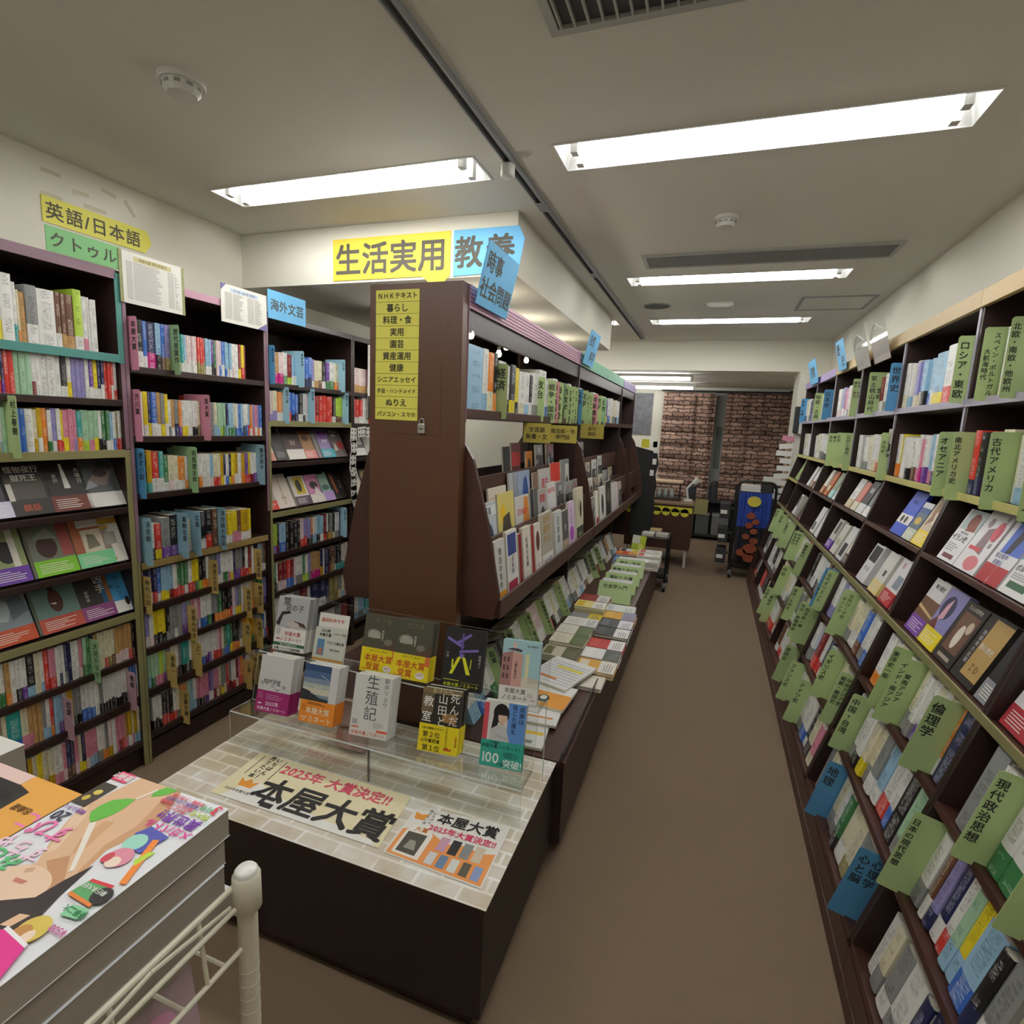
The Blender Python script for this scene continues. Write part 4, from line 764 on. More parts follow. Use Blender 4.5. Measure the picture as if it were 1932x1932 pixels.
# magazines lying on the near cabinet beside the fence
for i, (x, y, rz, what, art) in enumerate(((-.56,1.80,6,'white and yellow leaflet',[('r',.05,.4,.95,.5,'e8c23a'),('r',.05,.1,.8,.2,'8a8a8a')]),(-.55,1.95,4,'white leaflet with a red line',[('r',.05,.6,.95,.63,'c85a4a'),('r',.1,.2,.9,.26,'d88a3a')]),(-.55,2.08,-4,'orange leaflet with a panda',[('r',0,.0,1,.6,'e39a3a'),('e',.5,.3,.12,.16,'2a2a2a'),('e',.5,.34,.07,.09,'f0ece4')]),(-.57,2.27,-16,'ruled white order form',[('r',.04,.1+.09*k,.96,.112+.09*k,'8a90a8') for k in range(9)]+[('r',.3,.62,.9,.7,'e8d84a'),('r',.1,.2,.6,.26,'e88a3a')]))):
    M = Matrix.Translation((x-.105, y-.1, ZT+.012+i*.011)) @ Matrix.Rotation(math.radians(rz),4,'Z') @ Matrix.Rotation(-PI/2,4,'X')
    face_book('magazine', f'{what} lying on the near low cabinet by the fence', M, .21, .28 if i == 3 else .2, .01, 'ebe9e4', art, None, hard=False, cat='magazine')
# ================================================================= the prize display on the table
def mkacryl():
    m = bpy.data.materials.new('clear_acrylic'); m.use_nodes = True; nt = m.node_tree; n = nt.nodes; L = nt.links.new
    n.remove(n['Principled BSDF']); tr = n.new('ShaderNodeBsdfTransparent'); tr.inputs[0].default_value = (.95,.965,.955,1)
    gl = n.new('ShaderNodeBsdfGlossy'); gl.inputs['Roughness'].default_value = .03; lw = n.new('ShaderNodeLayerWeight'); lw.inputs[0].default_value = .25
    mp = n.new('ShaderNodeMath'); mp.operation = 'MULTIPLY'; mp.inputs[1].default_value = .32; L(lw.outputs['Fresnel'], mp.inputs[0])
    mx = n.new('ShaderNodeMixShader'); L(mp.outputs[0], mx.inputs[0]); L(tr.outputs[0], mx.inputs[1]); L(gl.outputs[0], mx.inputs[2]); L(mx.outputs[0], n['Material Output'].inputs[0])
    nz = n.new('ShaderNodeTexNoise'); nz.inputs['Scale'].default_value = 40; bp = n.new('ShaderNodeBump'); bp.inputs['Strength'].default_value = .02; L(nz.outputs[0], bp.inputs['Height']); L(bp.outputs[0], gl.inputs['Normal'])
    return m
ACR = mkacryl(); AED = mat('acrylic_cut_edge', 'd3d8d2', .25, .05)
AX0, AX1 = -1.462, -.408
t = thing('acrylic_stand', 'clear two-step acrylic book stand on the brick-print table', 'book stand', Vector((AX0, 1.345, ZT)))
def panel(t, n, a, b, c):
    """clear sheet through three corners a,b,c (a->b along x), .0025 thick, with bright cut edges"""
    o = Vector(t.location); a, b, c = Vector(a)-o, Vector(b)-o, Vector(c)-o; d = b+(c-a); nn = (b-a).cross(c-a).normalized()*.003
    vs = [a,b,d,c,a+nn,b+nn,d+nn,c+nn]
    MB().raw(vs, ((0,1,2,3),(7,6,5,4))).build(n, ACR, t)
    MB().raw(vs, ((0,4,5,1),(1,5,6,2),(2,6,7,3),(3,7,4,0))).build(n+'_edge', AED, t)
yf, y1, y2 = 1.345, 1.475, 1.585; z1, z2, z3 = .49, .655, .835
panel(t, 'front_riser', (AX0,yf,ZT+.0005), (AX1,yf,ZT+.0005), (AX0,yf,z1))
panel(t, 'lower_tread', (AX0,yf,z1), (AX1,yf,z1), (AX0,y1-.03,z1-.004))
panel(t, 'lower_back', (AX0,y1-.03,z1-.004), (AX1,y1-.03,z1-.004), (AX0,y1+.005,z2))
panel(t, 'upper_tread', (AX0,y1+.005,z2), (AX1,y1+.005,z2), (AX0,y2-.025,z2-.004))
panel(t, 'upper_back', (AX0,y2-.025,z2-.004), (AX1,y2-.025,z2-.004), (AX0,y2+.02,z3))
for x in (AX0, AX1): box((x-AX0-.0012,y2-.02-yf,0), (x-AX0+.0012,y2-.017-yf,z2-ZT)).build('rear_leg', AED, t)
box((-.913-AX0,.002,0.0005), (-.907-AX0,.006,z1-ZT)).build('middle_leg', mat('leg_joint','6a6662',.4), t)
RED = 'b02a22'; NOM = '本屋大賞\nノミネート'
flame = lambda u, v, s, c: ('p',[(u-s,v-s*.5),(u+s,v-s*.5),(u+s*1.1,v+s*.6),(u+s*.5,v+s*.1),(u,v+s*.9),(u-s*.5,v+s*.1),(u-s*1.1,v+s*.6)],c)
fork = lambda u, v, c: [('r',u+.035*k,v,u+.035*k+.014,v+.3,c) for k in range(4)]
def stand_book(lb, x, y, z, w_, h, t_, cov, art, band, bh, bart, turn=0, copies=1, name='prize_book', tilt=14):
    for k in range(copies):
        M = pose(x, y, z+.002+t_*copies*math.sin(math.radians(tilt)), turn, tilt) @ Matrix.Translation((.004*k, (t_+.001)*k, .002*k))
        face_book(name, lb if k == 0 else lb + (', second copy behind' if k == 1 else ', third copy behind'), M, w_, h, t_, cov, art if k == 0 else (), band, bh, 'prize books on the acrylic stand', bart=bart if k == 0 else ())
lw, uw = z1, z2
stand_book('silver book lettered spring with a magenta band', -1.375, 1.366, lw, .128, .188, .024, 'd9d9da', [('t','spring',.2,.42,.3,'4a4a4c'),('t','恩',.1,.12,.2,'8a8a8c'),('t','田',.1,.45,.16,'8a8a8c'),('t','陸',.1,.8,.16,'8a8a8c'),('p',[(.5,.1),(.62,.02),(.7,.1),(.62,.06)],'6a6a6c')], 'a0246e', .38,
 [('t','2025年',.13,.5,.42,'f6eef4'),('t','本屋大賞ノミネート',.098,.5,.17,'f6eef4'),flame(.12,.38,.06,'f6eef4')]+fork(.06,.6,'c878a8')+art_lines(AR,'d29cc0',.3,.95,.62,.9,3,.03), 4, 2)
stand_book('white book with a night sky picture and orange band', -1.198, 1.372, lw, .128, .188, .024, 'dcdde0', [('r',0,0,.78,1,'7f93a6'),('r',0,.82,.78,1,'2f4a72'),('r',0,.62,.78,.82,'4a6690'),('r',0,.34,.78,.48,'b4bcb4'),('r',0,.18,.78,.34,'d6d2bc'),('p',[(0,0),(.78,0),(.78,.08),(.5,.1),(.2,.26),(0,.3)],'2a3238'),('p',[(.5,.72),(.72,.62),(.72,.63),(.5,.735)],'e6ecf0'),('t','恋とか\n愛とか\nやさしさなら',.07,.45,.3,'e8e6da')], 'f0912e', .38,
 [('t',NOM,.175,.52,.38,'fbeed8'),flame(.1,.22,.05,'fbeed8')]+fork(.05,.5,'c06a1c')+art_lines(AR,'7a4614',.2,.9,.84,.95,2,.03), 4, 2)
stand_book('off-white book with three large grey characters', -1.0, 1.372, lw, .13, .19, .026, 'dfe0dc', [('v','生殖記',.36,.5,.5,'5c6266'),('v','朝井リョウ',.135,.86,.66,'6c7276')], 'e2e2de', .28,
 [('t','本屋大賞ノミネート',.1,.5,.2,'e2694a'),flame(.14,.5,.09,'e2694a'),('r',.72,.36,1,.5,'e2694a'),('v','記',.0,.5,.5,'5c6266')]+fork(.06,.66,'6a6a6a')+art_lines(AR,'a8a8a6',.62,.95,.6,.95,4,.03), 5, 2)
stand_book('black and bronze book with scrawled white title and yellow band', -.762, 1.386, lw, .128, .19, .024, '2b2722', [('r',0,.86,1,1,'7c6a4c'),('r',0,.3,.3,.86,'6e6048'),('r',.55,.1,.9,.35,'a07a4c'),('t','金子玲介',.13,.5,.93,'c8b890'),('t','教',.26,.17,.62,'f2efe8'),('t','室',.26,.15,.2,'f2efe8'),('v','山田と',.25,.53,.42,'f2efe8'),('v','死んだ',.25,.83,.48,'f2efe8')], 'ecd81e', .43,
 [('t','第２位',.15,.32,.62,'2a2410'),('t','山中賞受賞',.1,.3,.4,'2a2410'),('t','第１位',.15,.34,.14,'2a2410'),('t','（本の雑誌ベスト）',.07,.34,.85,'5a4a10'),flame(.75,.18,.09,'c84a28'),('v','いちばん売りたい本',.055,.7,.6,'4a3c10'),('v','本屋大賞',.06,.94,.5,RED)], 6, 2)
stand_book('blue book with a drawn dark-haired woman and teal band', -.562, 1.402, lw, .128, .19, .022, 'e0e0de', [('r',.58,0,1,1,'5f93d6'),('r',0,.0,.12,.94,'c84a5a'),('r',.12,.0,.58,1,'dcdcda'),('e',.42,.7,.19,.25,'17161a'),('p',[(.25,.7),(.2,.25),(.34,.2),(.36,.6)],'17161a'),('p',[(.18,0),(.2,.28),(.36,.4),(.56,.36),(.66,.0)],'c9cacc'),('e',.46,.6,.11,.17,'e4c4ae'),('p',[(.33,.66),(.58,.66),(.56,.8),(.38,.84)],'17161a'),('p',[(.4,.4),(.5,.4),(.49,.5),(.42,.5)],'dcb8a2'),('p',[(.3,.1),(.6,.04),(.62,.1),(.34,.17)],'b8babc'),('v','成瀬は',.13,.9,.72,'1e2a50'),('v','信じた道を',.13,.73,.6,'1e2a50')], '2fa592', .4,
 [('t','本屋大賞ノミネート！',.098,.5,.78,'12342e'),('t','100',.32,.24,.36,'eef6f2'),('t','万部',.09,.5,.14,'12342e'),('t','突破!',.2,.78,.2,'eef6f2'),('t','２年連続',.06,.3,.92,'12342e'),('e',.72,.52,.2,.13,'26907f')]+art_lines(AR,'0e3a34',.58,.86,.42,.64,4,.02), 6, 1)
stand_book('grey book with a brush title and white band in the rear row', -1.412, 1.492, uw, .128, .19, .024, 'b9bbbd', [('t','禁',.24,.28,.86,'3a3a3c'),('t','忌の子',.2,.55,.66,'4a4a4c'),('p',[(.0,.1),(.15,.5),(.4,.55),(.45,.48),(.2,.4),(.12,.05)],'2c2426'),('p',[(.35,.0),(.6,.25),(.9,.2),(1,.05),(.7,.12)],'5a3c34'),('e',.55,.12,.2,.1,'cfc4bc')], 'eceae6', .42,
 [('t','本屋大賞\nノミネート！',.13,.58,.64,RED),('r',0,.2,1,.34,'3a6a48'),('t','私たちは産まれた',.07,.5,.27,'e0eae0'),('t','各種メディアで話題沸騰！',.075,.5,.09,'1a1a1a'),flame(.14,.5,.06,RED)]+fork(.06,.68,'8a8a8a'), 4, 2)
t = thing('notice_card', 'white sold-out notice with an award sheet, in an acrylic holder on the rear step', 'notice card', pose(-1.236,1.495,uw+.004,4,16))
box((0,0,0),(.118,.001,.165)).build('back_card', WHITE, t)
mats = [WHITE]; mb = MB().box((-.006,-.003,0),(.115,-.002,.115))
def pr(c): 
    m = ink(c)
    if m not in mats: mats.append(m)
    return mats.index(m)
mb.box((-.006,-.0033,.002),(.115,-.003,.011),pr('e0a050')); mb.box((.008,-.0034,.02),(.036,-.003,.075),pr('6a9ac8')); mb.box((.012,-.0036,.022),(.032,-.0034,.045),pr('c88a80'))
write(mb,'2025年\n本屋大賞',.012,(.035,-.0034,.098),X,Z,pr('2a2a2a'),bold=.012); write(mb,'ノミネート作品',.009,(.09,-.0034,.098),X,Z,pr(RED),bold=.012,sx=.8); write(mb,'アルプス席の母',.0115,(.078,-.0034,.066),X,Z,pr('2a2a2a'),bold=.012,sx=.85); write(mb,'早見 和真',.009,(.078,-.0034,.042),X,Z,pr('2a2a2a'))
mb.build('award_sheet', mats, t); write(mb := MB(),'品切れ中です',.015,(.055,-.0006,.142),X,Z,bold=.012); mb.build('red_lettering', ink('c23a30'), t)
box((-.012,-.006,-.002),(.12,-.005,.12)).build('holder_front', ACR, t); box((-.012,-.005,-.002),(.12,.004,.0)).build('holder_foot', AED, t)
KA = [('e',.3,.42,.2,.14,'8a867a'),('p',[(.12,.3),(.5,.3),(.42,.5),(.2,.52)],'a8a498'),('e',.72,.22,.12,.1,'7a766c'),('t','カフネ',.17,.52,.84,'6a6450'),('v','阿部暁子',.065,.55,.4,'d8d4c8'),('p',[(.55,0),(1,0),(1,.3)],'5a4232')]
KB = [('t','本屋大賞',.2,.5,.6,'c23a1e'),('t','受賞',.2,.36,.25,'c23a1e'),('e',.78,.22,.12,.14,'f2eee6'),('t','30万',.07,.78,.26,RED),('t','おいしくて、泣ける',.055,.5,.9,'6a5a10'),flame(.12,.12,.06,'e08a2a'),('r',.88,.62,1,1,'d8703a')]
stand_book('dark olive book with a teapot and yellow prize band, beside the notice card', -1.044, 1.49, uw, .13, .19, .02, '4c4a3c', KA, 'ead61c', .42, KB, 3, 1)
stand_book('dark olive book with a teapot and yellow prize band, overlapping its twin', -.918, 1.484, uw, .13, .19, .02, '4c4a3c', KA, 'ead61c', .42, KB, 3, 2)
stand_book('black book with violet and yellow strokes', -.742, 1.493, uw, .135, .192, .022, '1d1d20', [('p',[(.3,.72),(.62,.92),(.66,.88),(.34,.67)],'7c66b8'),('p',[(.05,.76),(.45,.6),(.5,.64),(.08,.81)],'7c66b8'),('p',[(.38,.5),(.85,.57),(.85,.62),(.38,.55)],'7c66b8'),('p',[(.42,.9),(.47,.9),(.46,.45),(.42,.45)],'6a56a6'),('p',[(.38,.48),(.52,.48),(.5,.4),(.42,.4)],'7c66b8'),('p',[(.36,.42),(.44,.42),(.26,.06),(.18,.06)],'dfe22a'),('p',[(.46,.42),(.54,.42),(.7,.08),(.6,.08)],'dfe22a'),('p',[(.22,.36),(.26,.36),(.26,.18),(.22,.18)],'dfe22a'),('p',[(.68,.4),(.71,.4),(.7,.2),(.67,.2)],'b8bc2a'),('v','小説',.07,.1,.45,'c8c8c8'),('v','野崎まど',.07,.9,.38,'c8c8c8')], '1b1b1c', .2,
 [('t','本屋大賞ノミネート',.098,.5,.4,'dfe22a'),('r',.05,.72,.45,.8,'a8aa3a'),('r',.5,.62,.95,.7,'6a6c2a')], 5, 1)
stand_book('pale blue book with a pink corner building', -.545, 1.496, uw, .12, .186, .022, 'a8cfd6', [('p',[(.0,.0),(.0,.68),(.28,.76),(.28,.0)],'a87a78'),('p',[(.28,.0),(.28,.76),(.55,.7),(.55,.0)],'d2a498'),('p',[(.12,.78),(.3,.84),(.52,.8),(.5,.75),(.3,.77)],'4a4648'),('r',.27,.82,.36,.95,'e0c4b8'),('r',.62,.1,.72,.72,'e0dcb0'),('r',.55,.0,1,.2,'ded6c6'),('p',[(.7,.1),(.98,.12),(.98,.2),(.74,.24)],'cfc8b8')]+[('r',.05+.1*i,.15+.18*j,.1+.1*i,.26+.18*j,'5a4444') for i in range(2) for j in range(3)]+[('v','人魚が逃げた',.075,.38,.36,'4a3a3c'),('t','青山美智子',.06,.78,.9,'4a6a72')], 'e8e6e0', .25,
 [('t',NOM,.14,.42,.5,'7a6a58'),flame(.9,.25,.05,'b05a3a')]+fork(.76,.4,'b0aaa0'), 6, 1)
face_book('prize_book', 'pinkish book lying half hidden behind the white step books', pose(-1.115,1.452,.385,3,12), .11, .16, .03, 'c9a9a8', [('r',.1,.5,.9,.9,'d8bcbc'),('p',[(.1,.4),(.9,.5),(.9,.53),(.1,.44)],'6a4a4c')], None, group='prize books on the acrylic stand')
# posters lying on the sheet
def flat(name, label, corners, m, bend=0):
    """paper lying on the table: corners (x,y) near-left, near-right, far-right, far-left"""
    t = thing(name, label, 'poster', Vector((corners[0][0], corners[0][1], ZT+.0006)))
    a, b, c, d = [Vector((x-corners[0][0], y-corners[0][1], 0)) for x, y in corners]
    mb = MB(); n = 12
    P = lambda u, v: a.lerp(b,u).lerp(d.lerp(c,u),v) + Z*(.001+bend*(abs(u-.5)*2)**4*(.3+.7*v))
    for i in range(n):
        for j in range(4): mb.face((P(i/n,j/4),P((i+1)/n,j/4),P((i+1)/n,(j+1)/4),P(i/n,(j+1)/4)))
    o = mb.build('paper', m, t); return t, P
CRM = mat('cream_poster', 'efe4bd', .6, .03)
t, P = flat('prize_banner', 'long cream banner announcing the prize, lying on the brick-print sheet', ((-1.308,1.122),(-.728,1.125),(-.75,1.337),(-1.322,1.334)), CRM, 0)
ux = (P(1,.5)-P(0,.5)).normalized(); uy = Z.cross(ux)
def fl(t, P, nm, items):
    mats = []; mb = MB()
    for it in items:
        c = ink(it[-1])
        if c not in mats: mats.append(c)
        mi = mats.index(c)
        if it[0] == 't': _, s, sz, u, v, kw, _c = it; write(mb, s, sz, P(u,v)+Z*.0006, ux, uy, mi, **kw)
        elif it[0] == 'p': mb.face([P(u,v)+Z*(.0004+it[2]) for u, v in it[1]], mi)
    return mb.build(nm, mats, t)
fl(t, P, 'banner_print', [('p',[(.06,0.0),(.98,.0),(.95,.08),(.6,.16),(.3,.3),(.18,.44),(.12,.3)],0,'f4f2ec'),('t','本屋大賞',.118,.6,.33,{'bold':.02,'pitch':.122},'1e1d1b'),('t','2025年 大賞決定!!',.05,.57,.8,{'bold':.018},'d9566a'),
 ('p',[(.09,.26),(.17,.26),(.19,.42),(.155,.36),(.13,.44),(.105,.36),(.07,.42)],.0002,'e89a3c'),('t','いちばん！\n売りたい本',.022,.13,.72,{'vertical':True,'bold':.01},'2a2a28'),('p',[(.05,.5),(.055,.5),(.055,.95),(.05,.95)],.0002,'3a3a38'),('p',[(.205,.5),(.21,.5),(.21,.95),(.205,.95)],.0002,'3a3a38'),('p',[(.3,.03),(.37,.03),(.37,.12),(.3,.12)],.0003,'1e1d1b'),('t','2025年本屋大賞',.013,.12,.16,{},'3a3a38')])
t, P = flat('award_poster', 'white and orange award poster with small cover pictures, lying at the table corner', ((-.71,1.119),(-.425,1.109),(-.431,1.338),(-.712,1.309)), WHITE, 0)
ux = (P(1,.5)-P(0,.5)).normalized(); uy = Z.cross(ux)
it = [('p',[(.02,.02),(.98,.02),(.98,.5),(.84,.44),(.7,.5),(.5,.44),(.3,.56),(.16,.58),(.02,.5)],0,'eb9a55'),('t','本屋大賞',.046,.6,.84,{'bold':.018},'1e1d1b'),('t','2025年大賞決定!!',.026,.6,.64,{'bold':.02},'d9466a'),
 ('p',[(.06,.06),(.34,.06),(.34,.5),(.28,.62),(.12,.62),(.06,.5)],.0002,'f4efe6'),('p',[(.09,.1),(.29,.1),(.29,.48),(.09,.48)],.0004,'4a463e'),('p',[(.14,.18),(.26,.18),(.22,.34),(.16,.34)],.0006,'9a968a'),('t','大賞',.02,.2,.56,{'bold':.01},'d9822e'),('p',[(.05,.74),(.15,.74),(.17,.88),(.1,.84),(.03,.88)],.0002,'e89a3c'),('t','いちばん\n売りたい本',.012,.2,.82,{'vertical':True},'2a2a28')]
for i, c in enumerate(('d0a0b8','2a2a2e','8a8c8e','d8c8b0')): it.append(('p',[(.43+.12*i,.3),(.52+.12*i,.3),(.52+.12*i,.54),(.43+.12*i,.54)],.0004,c))
for i, c in enumerate(('dcdcdc','6a86a8','e0e0dc','5a5448','8a9cc8')): it.append(('p',[(.4+.115*i,.06),(.48+.115*i,.06),(.48+.115*i,.26),(.4+.115*i,.26)],.0004,c))
fl(t, P, 'poster_print', it)
# ================================================================= right wall: sloping bookcases
SHZ = dict(A=(.8,1.652),B=(.8,1.34),C=(.74,1.119),D=(.672,.865),E=(.607,.626),F=(.544,.39),G=(.482,.16))
SL = math.radians(15)
def right_case(label, y0, y1, rail):
    t = thing('sloping_bookcase', label, 'bookcase', Vector((1.0,(y0+y1)/2,0)), 'sloping bookcases along the wall by the aisle')
    o = t.location
    def Pp(n, poly, ya, yb, m, bev=.001): return MB().prism([(x-o.x,z) for x, z in poly], 'y', ya-o.y, yb-o.y).build(n, m, t, bevel=bev)
    prof = [(1.012,.005),(.5,.005),(.486,.13),(.484,.17),(.806,1.34),(.806,1.99),(1.012,1.99)]
    for ya in (y0, y1-.014): Pp('side_panel', prof, ya, ya+.014, WOOD)
    Pp('back_panel', [(1.012,.9),(1.002,.9),(1.002,1.98),(1.012,1.98)], y0+.014, y1-.014, WOOD)
    Pp('sloping_back', [(.66,.02),(.98,1.21),(.99,1.21),(.67,.02)][::-1], y0+.014, y1-.014, WOOD)
    Pp('top_panel', [(.82,1.97),(1.012,1.97),(1.012,1.99),(.82,1.99)], y0+.014, y1-.014, WOOD)
    Pp('plinth', [(.476,0),(.5,0),(.5,.128),(.478,.14)][::-1], y0, y1, WOODR)
    Pp('plinth_moulding', [(.470,.0),(.478,.0),(.478,.05),(.474,.05)][::-1], y0, y1, WOODR)
    for k, (x, z) in SHZ.items():
        if k in 'AB': Pp('shelf', [(x+.003,z-.022),(1.0,z-.022),(1.0,z),(x+.003,z)], y0+.014, y1-.014, WOOD)
        else:
            d = .2 if k in 'CD' else .17; c, s = math.cos(SL), math.sin(SL)
            Pp('shelf', [(x+.002-.018*s,z-.018*c),(x+d*c-.018*s,z-d*s-.018*c),(x+d*c,z-d*s),(x+.002,z)], y0+.014, y1-.014, WOODR)
    for k, tr in (('A','lav'),('B','yellow'),('D','olive')) + ((('C','yellow'),) if y0 > 5 else ()):
        x, z = SHZ[k]
        m = TRIM[tr] if tr != 'lav' else mat('pale_lilac_trim','a59fae',.45)
        Pp('edge_trim', [(x-.003,z-.024),(x+.003,z-.024),(x+.003,z+.002),(x-.003,z+.002)], y0+(.0 if k == 'D' else .002), y1-(.0 if k == 'D' else .002), m)
    Pp('post_trim', [(.803,1.364),(.8065,1.364),(.8065,1.985),(.803,1.985)], y0-.001, y0+.015, mat('pale_lilac_trim','a59fae'))
    m = mat('bare_pine','c2a878',.55,.12,30,stretch=(20,.8,20)) if rail == 'pine' else TRIM['purple']
    Pp('top_rail', [(.797,1.955),(.815,1.955),(.815,2.012),(.797,2.012)], y0, y1, m)
    return t
DY = [.785,1.56,2.335,3.11,3.885,4.66,5.435,6.07]
RL = ['nearest sloping bookcase along the aisle wall, cut by the frame','second sloping bookcase from the viewer, holding the Iran and Portugal books','third sloping bookcase from the viewer, with the world history card on top','fourth sloping bookcase from the viewer, under the plastic pouches','fifth sloping bookcase from the viewer, where the pine rail ends','sixth sloping bookcase with a violet rail','last sloping bookcase, against the white pillar']
for i in range(7): right_case(RL[i], DY[i], DY[i+1]-.002, 'pine' if i < 5 else 'violet')
AC = ('softcover_book','softcover')
RA = dict(d=.15, side=-1, jit=.012, code=True, csize=0.027)
xa = .812
cA, cB = dict(card=(.042,.225,-.012)), dict(card=(.042,.225,-.028))
def R(case, k, y0, y1, toks, h, card, lean=0, x=None, csize=.036, jit=.012):
    X0, z = SHZ[k]
    row(case, 'academic_book', 'paperback', z+.001, (x if x else X0+.012), y0, y1, h, toks, d=.15 if k in 'AB' else .14, side=-1, lean=lean, jit=jit, code=True, card=card, csize=csize, gaps=[(g-.0175,g+.0145) for g in DY])
CA = (.05,.225,-.012)
R('top wall shelf before the Iberia card', 'A', 1.83, 2.16, 'wH25 cW30 wY20 wB25 [G北欧・南欧・他欧州/northern and southern Europe] uW20 cW25 wO30 wC30', .2, CA)
R('top wall shelf before the Russia card', 'A', 2.175, 2.32, '[Gスペイン・ポルトガル_大航海時代/Iberia and the age of sail] cR30 cB30 cW25', .2, CA, csize=0.018)
R('top wall shelf before the world history card', 'A', 2.352, 3.09, '[Gロシア・東欧/Russia and eastern Europe] k40 wO50^ wR40^ sY50 sW22 sB22 sK22 bC22 lC22 cU25 wS18 wC22', .195, CA, csize=0.030)
R('top wall shelf past the world history card', 'A', 3.13, 3.87, '[B世界史/world history] cW20 tS20 cG20 wH20 dW18 [G室町_安土桃山時代/the Muromachi age] wC20 rW15 dW18 wR20 wH20', .19, CA, csize=0.037)
R('top wall shelf under the violet rail', 'A', 3.9, 4.65, '[G飛鳥・奈良_縄文・弥生/the ancient court] tW15 wC20 wR15 zC20 wH20 pW20 lW15 wZ20 cW20', .19, CA, csize=0.018)
R('top wall shelf at the far end', 'A', 4.82, 5.42, '[B日本史/history of Japan] wS20 cW20 eC15 wH20 cW20 [G物語・古典/old tales] nL30 nK30', .19, CA, csize=0.037)
R('top wall shelf by the pillar', 'A', 5.46, 6.0, 'nV30 kL30 nK30 wH20 cW20 wN20 [B神話・宗教/myths and religion]', .19, CA, csize=0.027)
CBb = (.05,.23,-.03)
R('second wall shelf nearest the frame edge', 'B', 1.66, 2.0, 'wH30 cW30 [G中東・イスラム/the Middle East and Islam] tW25 wT20 wS30 cW20', .205, CBb, csize=0.025)
R('second wall shelf past the ancient America card', 'B', 2.01, 2.25, '[G古代アメリカ/ancient America] cH30 cR45 kN18 rN22', .205, CBb, csize=0.025)
R('second wall shelf past the Americas card', 'B', 2.26, 2.33, '[G南北アメリカ史/history of the Americas] wC35 wH30', .205, CBb, csize=0.021)
R('second wall shelf past the Oceania card', 'B', 2.39, 3.09, '[Gオセアニア/Oceania] cW25 wM32^_ pW18 wN22 sP18 wV18 pM15 wW20 wP15 wU20 wK15 wW25 qW18 yO18 wO18', .185, CBb, csize=0.027)
R('second wall shelf past the anthropology card', 'B', 3.135, 3.87, '[G文化人類学_文化史/anthropology] kW30 wK20 wR25 wC20 cW20 wH20 hG18 wW20 cW15', .19, CBb, csize=0.019)
R('second wall shelf past the Edo card', 'B', 3.9, 4.65, '[G江戸〜現代/Edo to modern times] wG20 wY20 wH20 [G古代/antiquity] sY25 bW20 cW20 [G縄文_弥生/the Jomon age] wW25 wH20', .19, CBb, csize=0.022)
R('second wall shelf at the far end', 'B', 4.7, 6.0, 'w30 wK25 wH25 cW25 w30 wS25 wH30 wW30 cW30 w25 wK25', .19, CBb)
CE = (.056,.225,-.012); LE = SL
R('fifth wall shelf at the frame edge', 'E', .95, 1.13, 'wM30 pW25 wG25', .2, CE, LE)
R('fifth wall shelf past the modern philosophy card', 'E', 1.137, 1.325, '[G近代哲学/modern philosophy] pM22 wM28 wG40 wG30', .2, CE, LE, csize=0.022)
R('fifth wall shelf past the political thought card', 'E', 1.332, 1.545, '[G現代政治思想/contemporary political thought] wC22 wK25 hH35 wS45', .2, CE, LE, csize=0.025)
R('fifth wall shelf past the ethics card', 'E', 1.59, 1.93, 'n50^ oW14 [G倫理学/ethics] cW22 cY30 wQ25 cW28 wV25 wH25 cH28', .205, CE, LE, csize=0.033)
R('fifth wall shelf past the south Asia card', 'E', 1.94, 2.32, '[G東南アジア_インド・南アジア/south and southeast Asia] cW30 wD15 [G東洋史一般/general oriental history] cH25 cC30 wH22 wO30 iY22', .205, CE, LE, csize=0.019)
R('fifth wall shelf before the ancient Rome card', 'E', 2.355, 2.75, 'wB32 wH30 bU25 cW40 cH25', .2, CE, LE)
R('fifth wall shelf past the ancient Rome card', 'E', 2.77, 3.09, '[G古代ローマ史_ギリシア/ancient Rome] cH30 wK25 lK20 wL25', .2, CE, LE, csize=0.019)
R('fifth wall shelf past the ancient Orient card', 'E', 3.13, 3.87, '[G古代オリエント/the ancient Orient] gW15 [Bキリスト教史/church history] cW25 wU20 uW20 wH30 wK25 w30 kH25 rO30', .2, CE, LE, csize=0.022)
R('fifth wall shelf at the far end', 'E', 3.9, 6.0, '[G鎌倉時代/the Kamakura age] rW25 wK25 cW20 [G飛鳥時代_奈良時代/the Nara age] cG20 kW20 wH22 [G古墳時代/the burial mound age] wK22 wH22 cW22 [G旧石器/the stone age] wW22 wH22 [G考古学/archaeology] wW25 wT20 wH25', .2, CE, LE, csize=0.021)
R('sixth wall shelf at the frame edge', 'F', .95, 1.44, 'hW35 cH25 cY25 hW30 kN20 sB40 yS22 eS20 wR22 nW22 lN18 uW14', .2, CE, LE)
R('sixth wall shelf past the Japanese thought card', 'F', 1.45, 1.545, 'wH25 [G日本の現代思想/contemporary Japanese thought] zW14 wP14', .2, CE, LE, csize=0.019)
R('sixth wall shelf before the China card', 'F', 1.58, 2.15, 'eH45^ k40 wB25 wR40^ sW30 hW30 cH28 cY25 wK30 wH30', .195, CE, LE)
R('sixth wall shelf past the China card', 'F', 2.16, 2.32, '[G中国・台湾/China and Taiwan] zC14 wH20 pW15', .195, CE, LE, csize=0.027)
R('sixth wall shelf past the central Asia card', 'F', 2.355, 2.58, '[G中央アジア史_朝鮮・韓国史/central Asia and Korea] cW30 cY35 cC22', .195, CE, LE, csize=0.019)
R('sixth wall shelf past the British history card', 'F', 2.59, 3.09, '[Gイギリス史/British history] gC18 cW30 eY20 nW22 wR20 dR30 bW18 wH25', .195, CE, LE, csize=0.024)
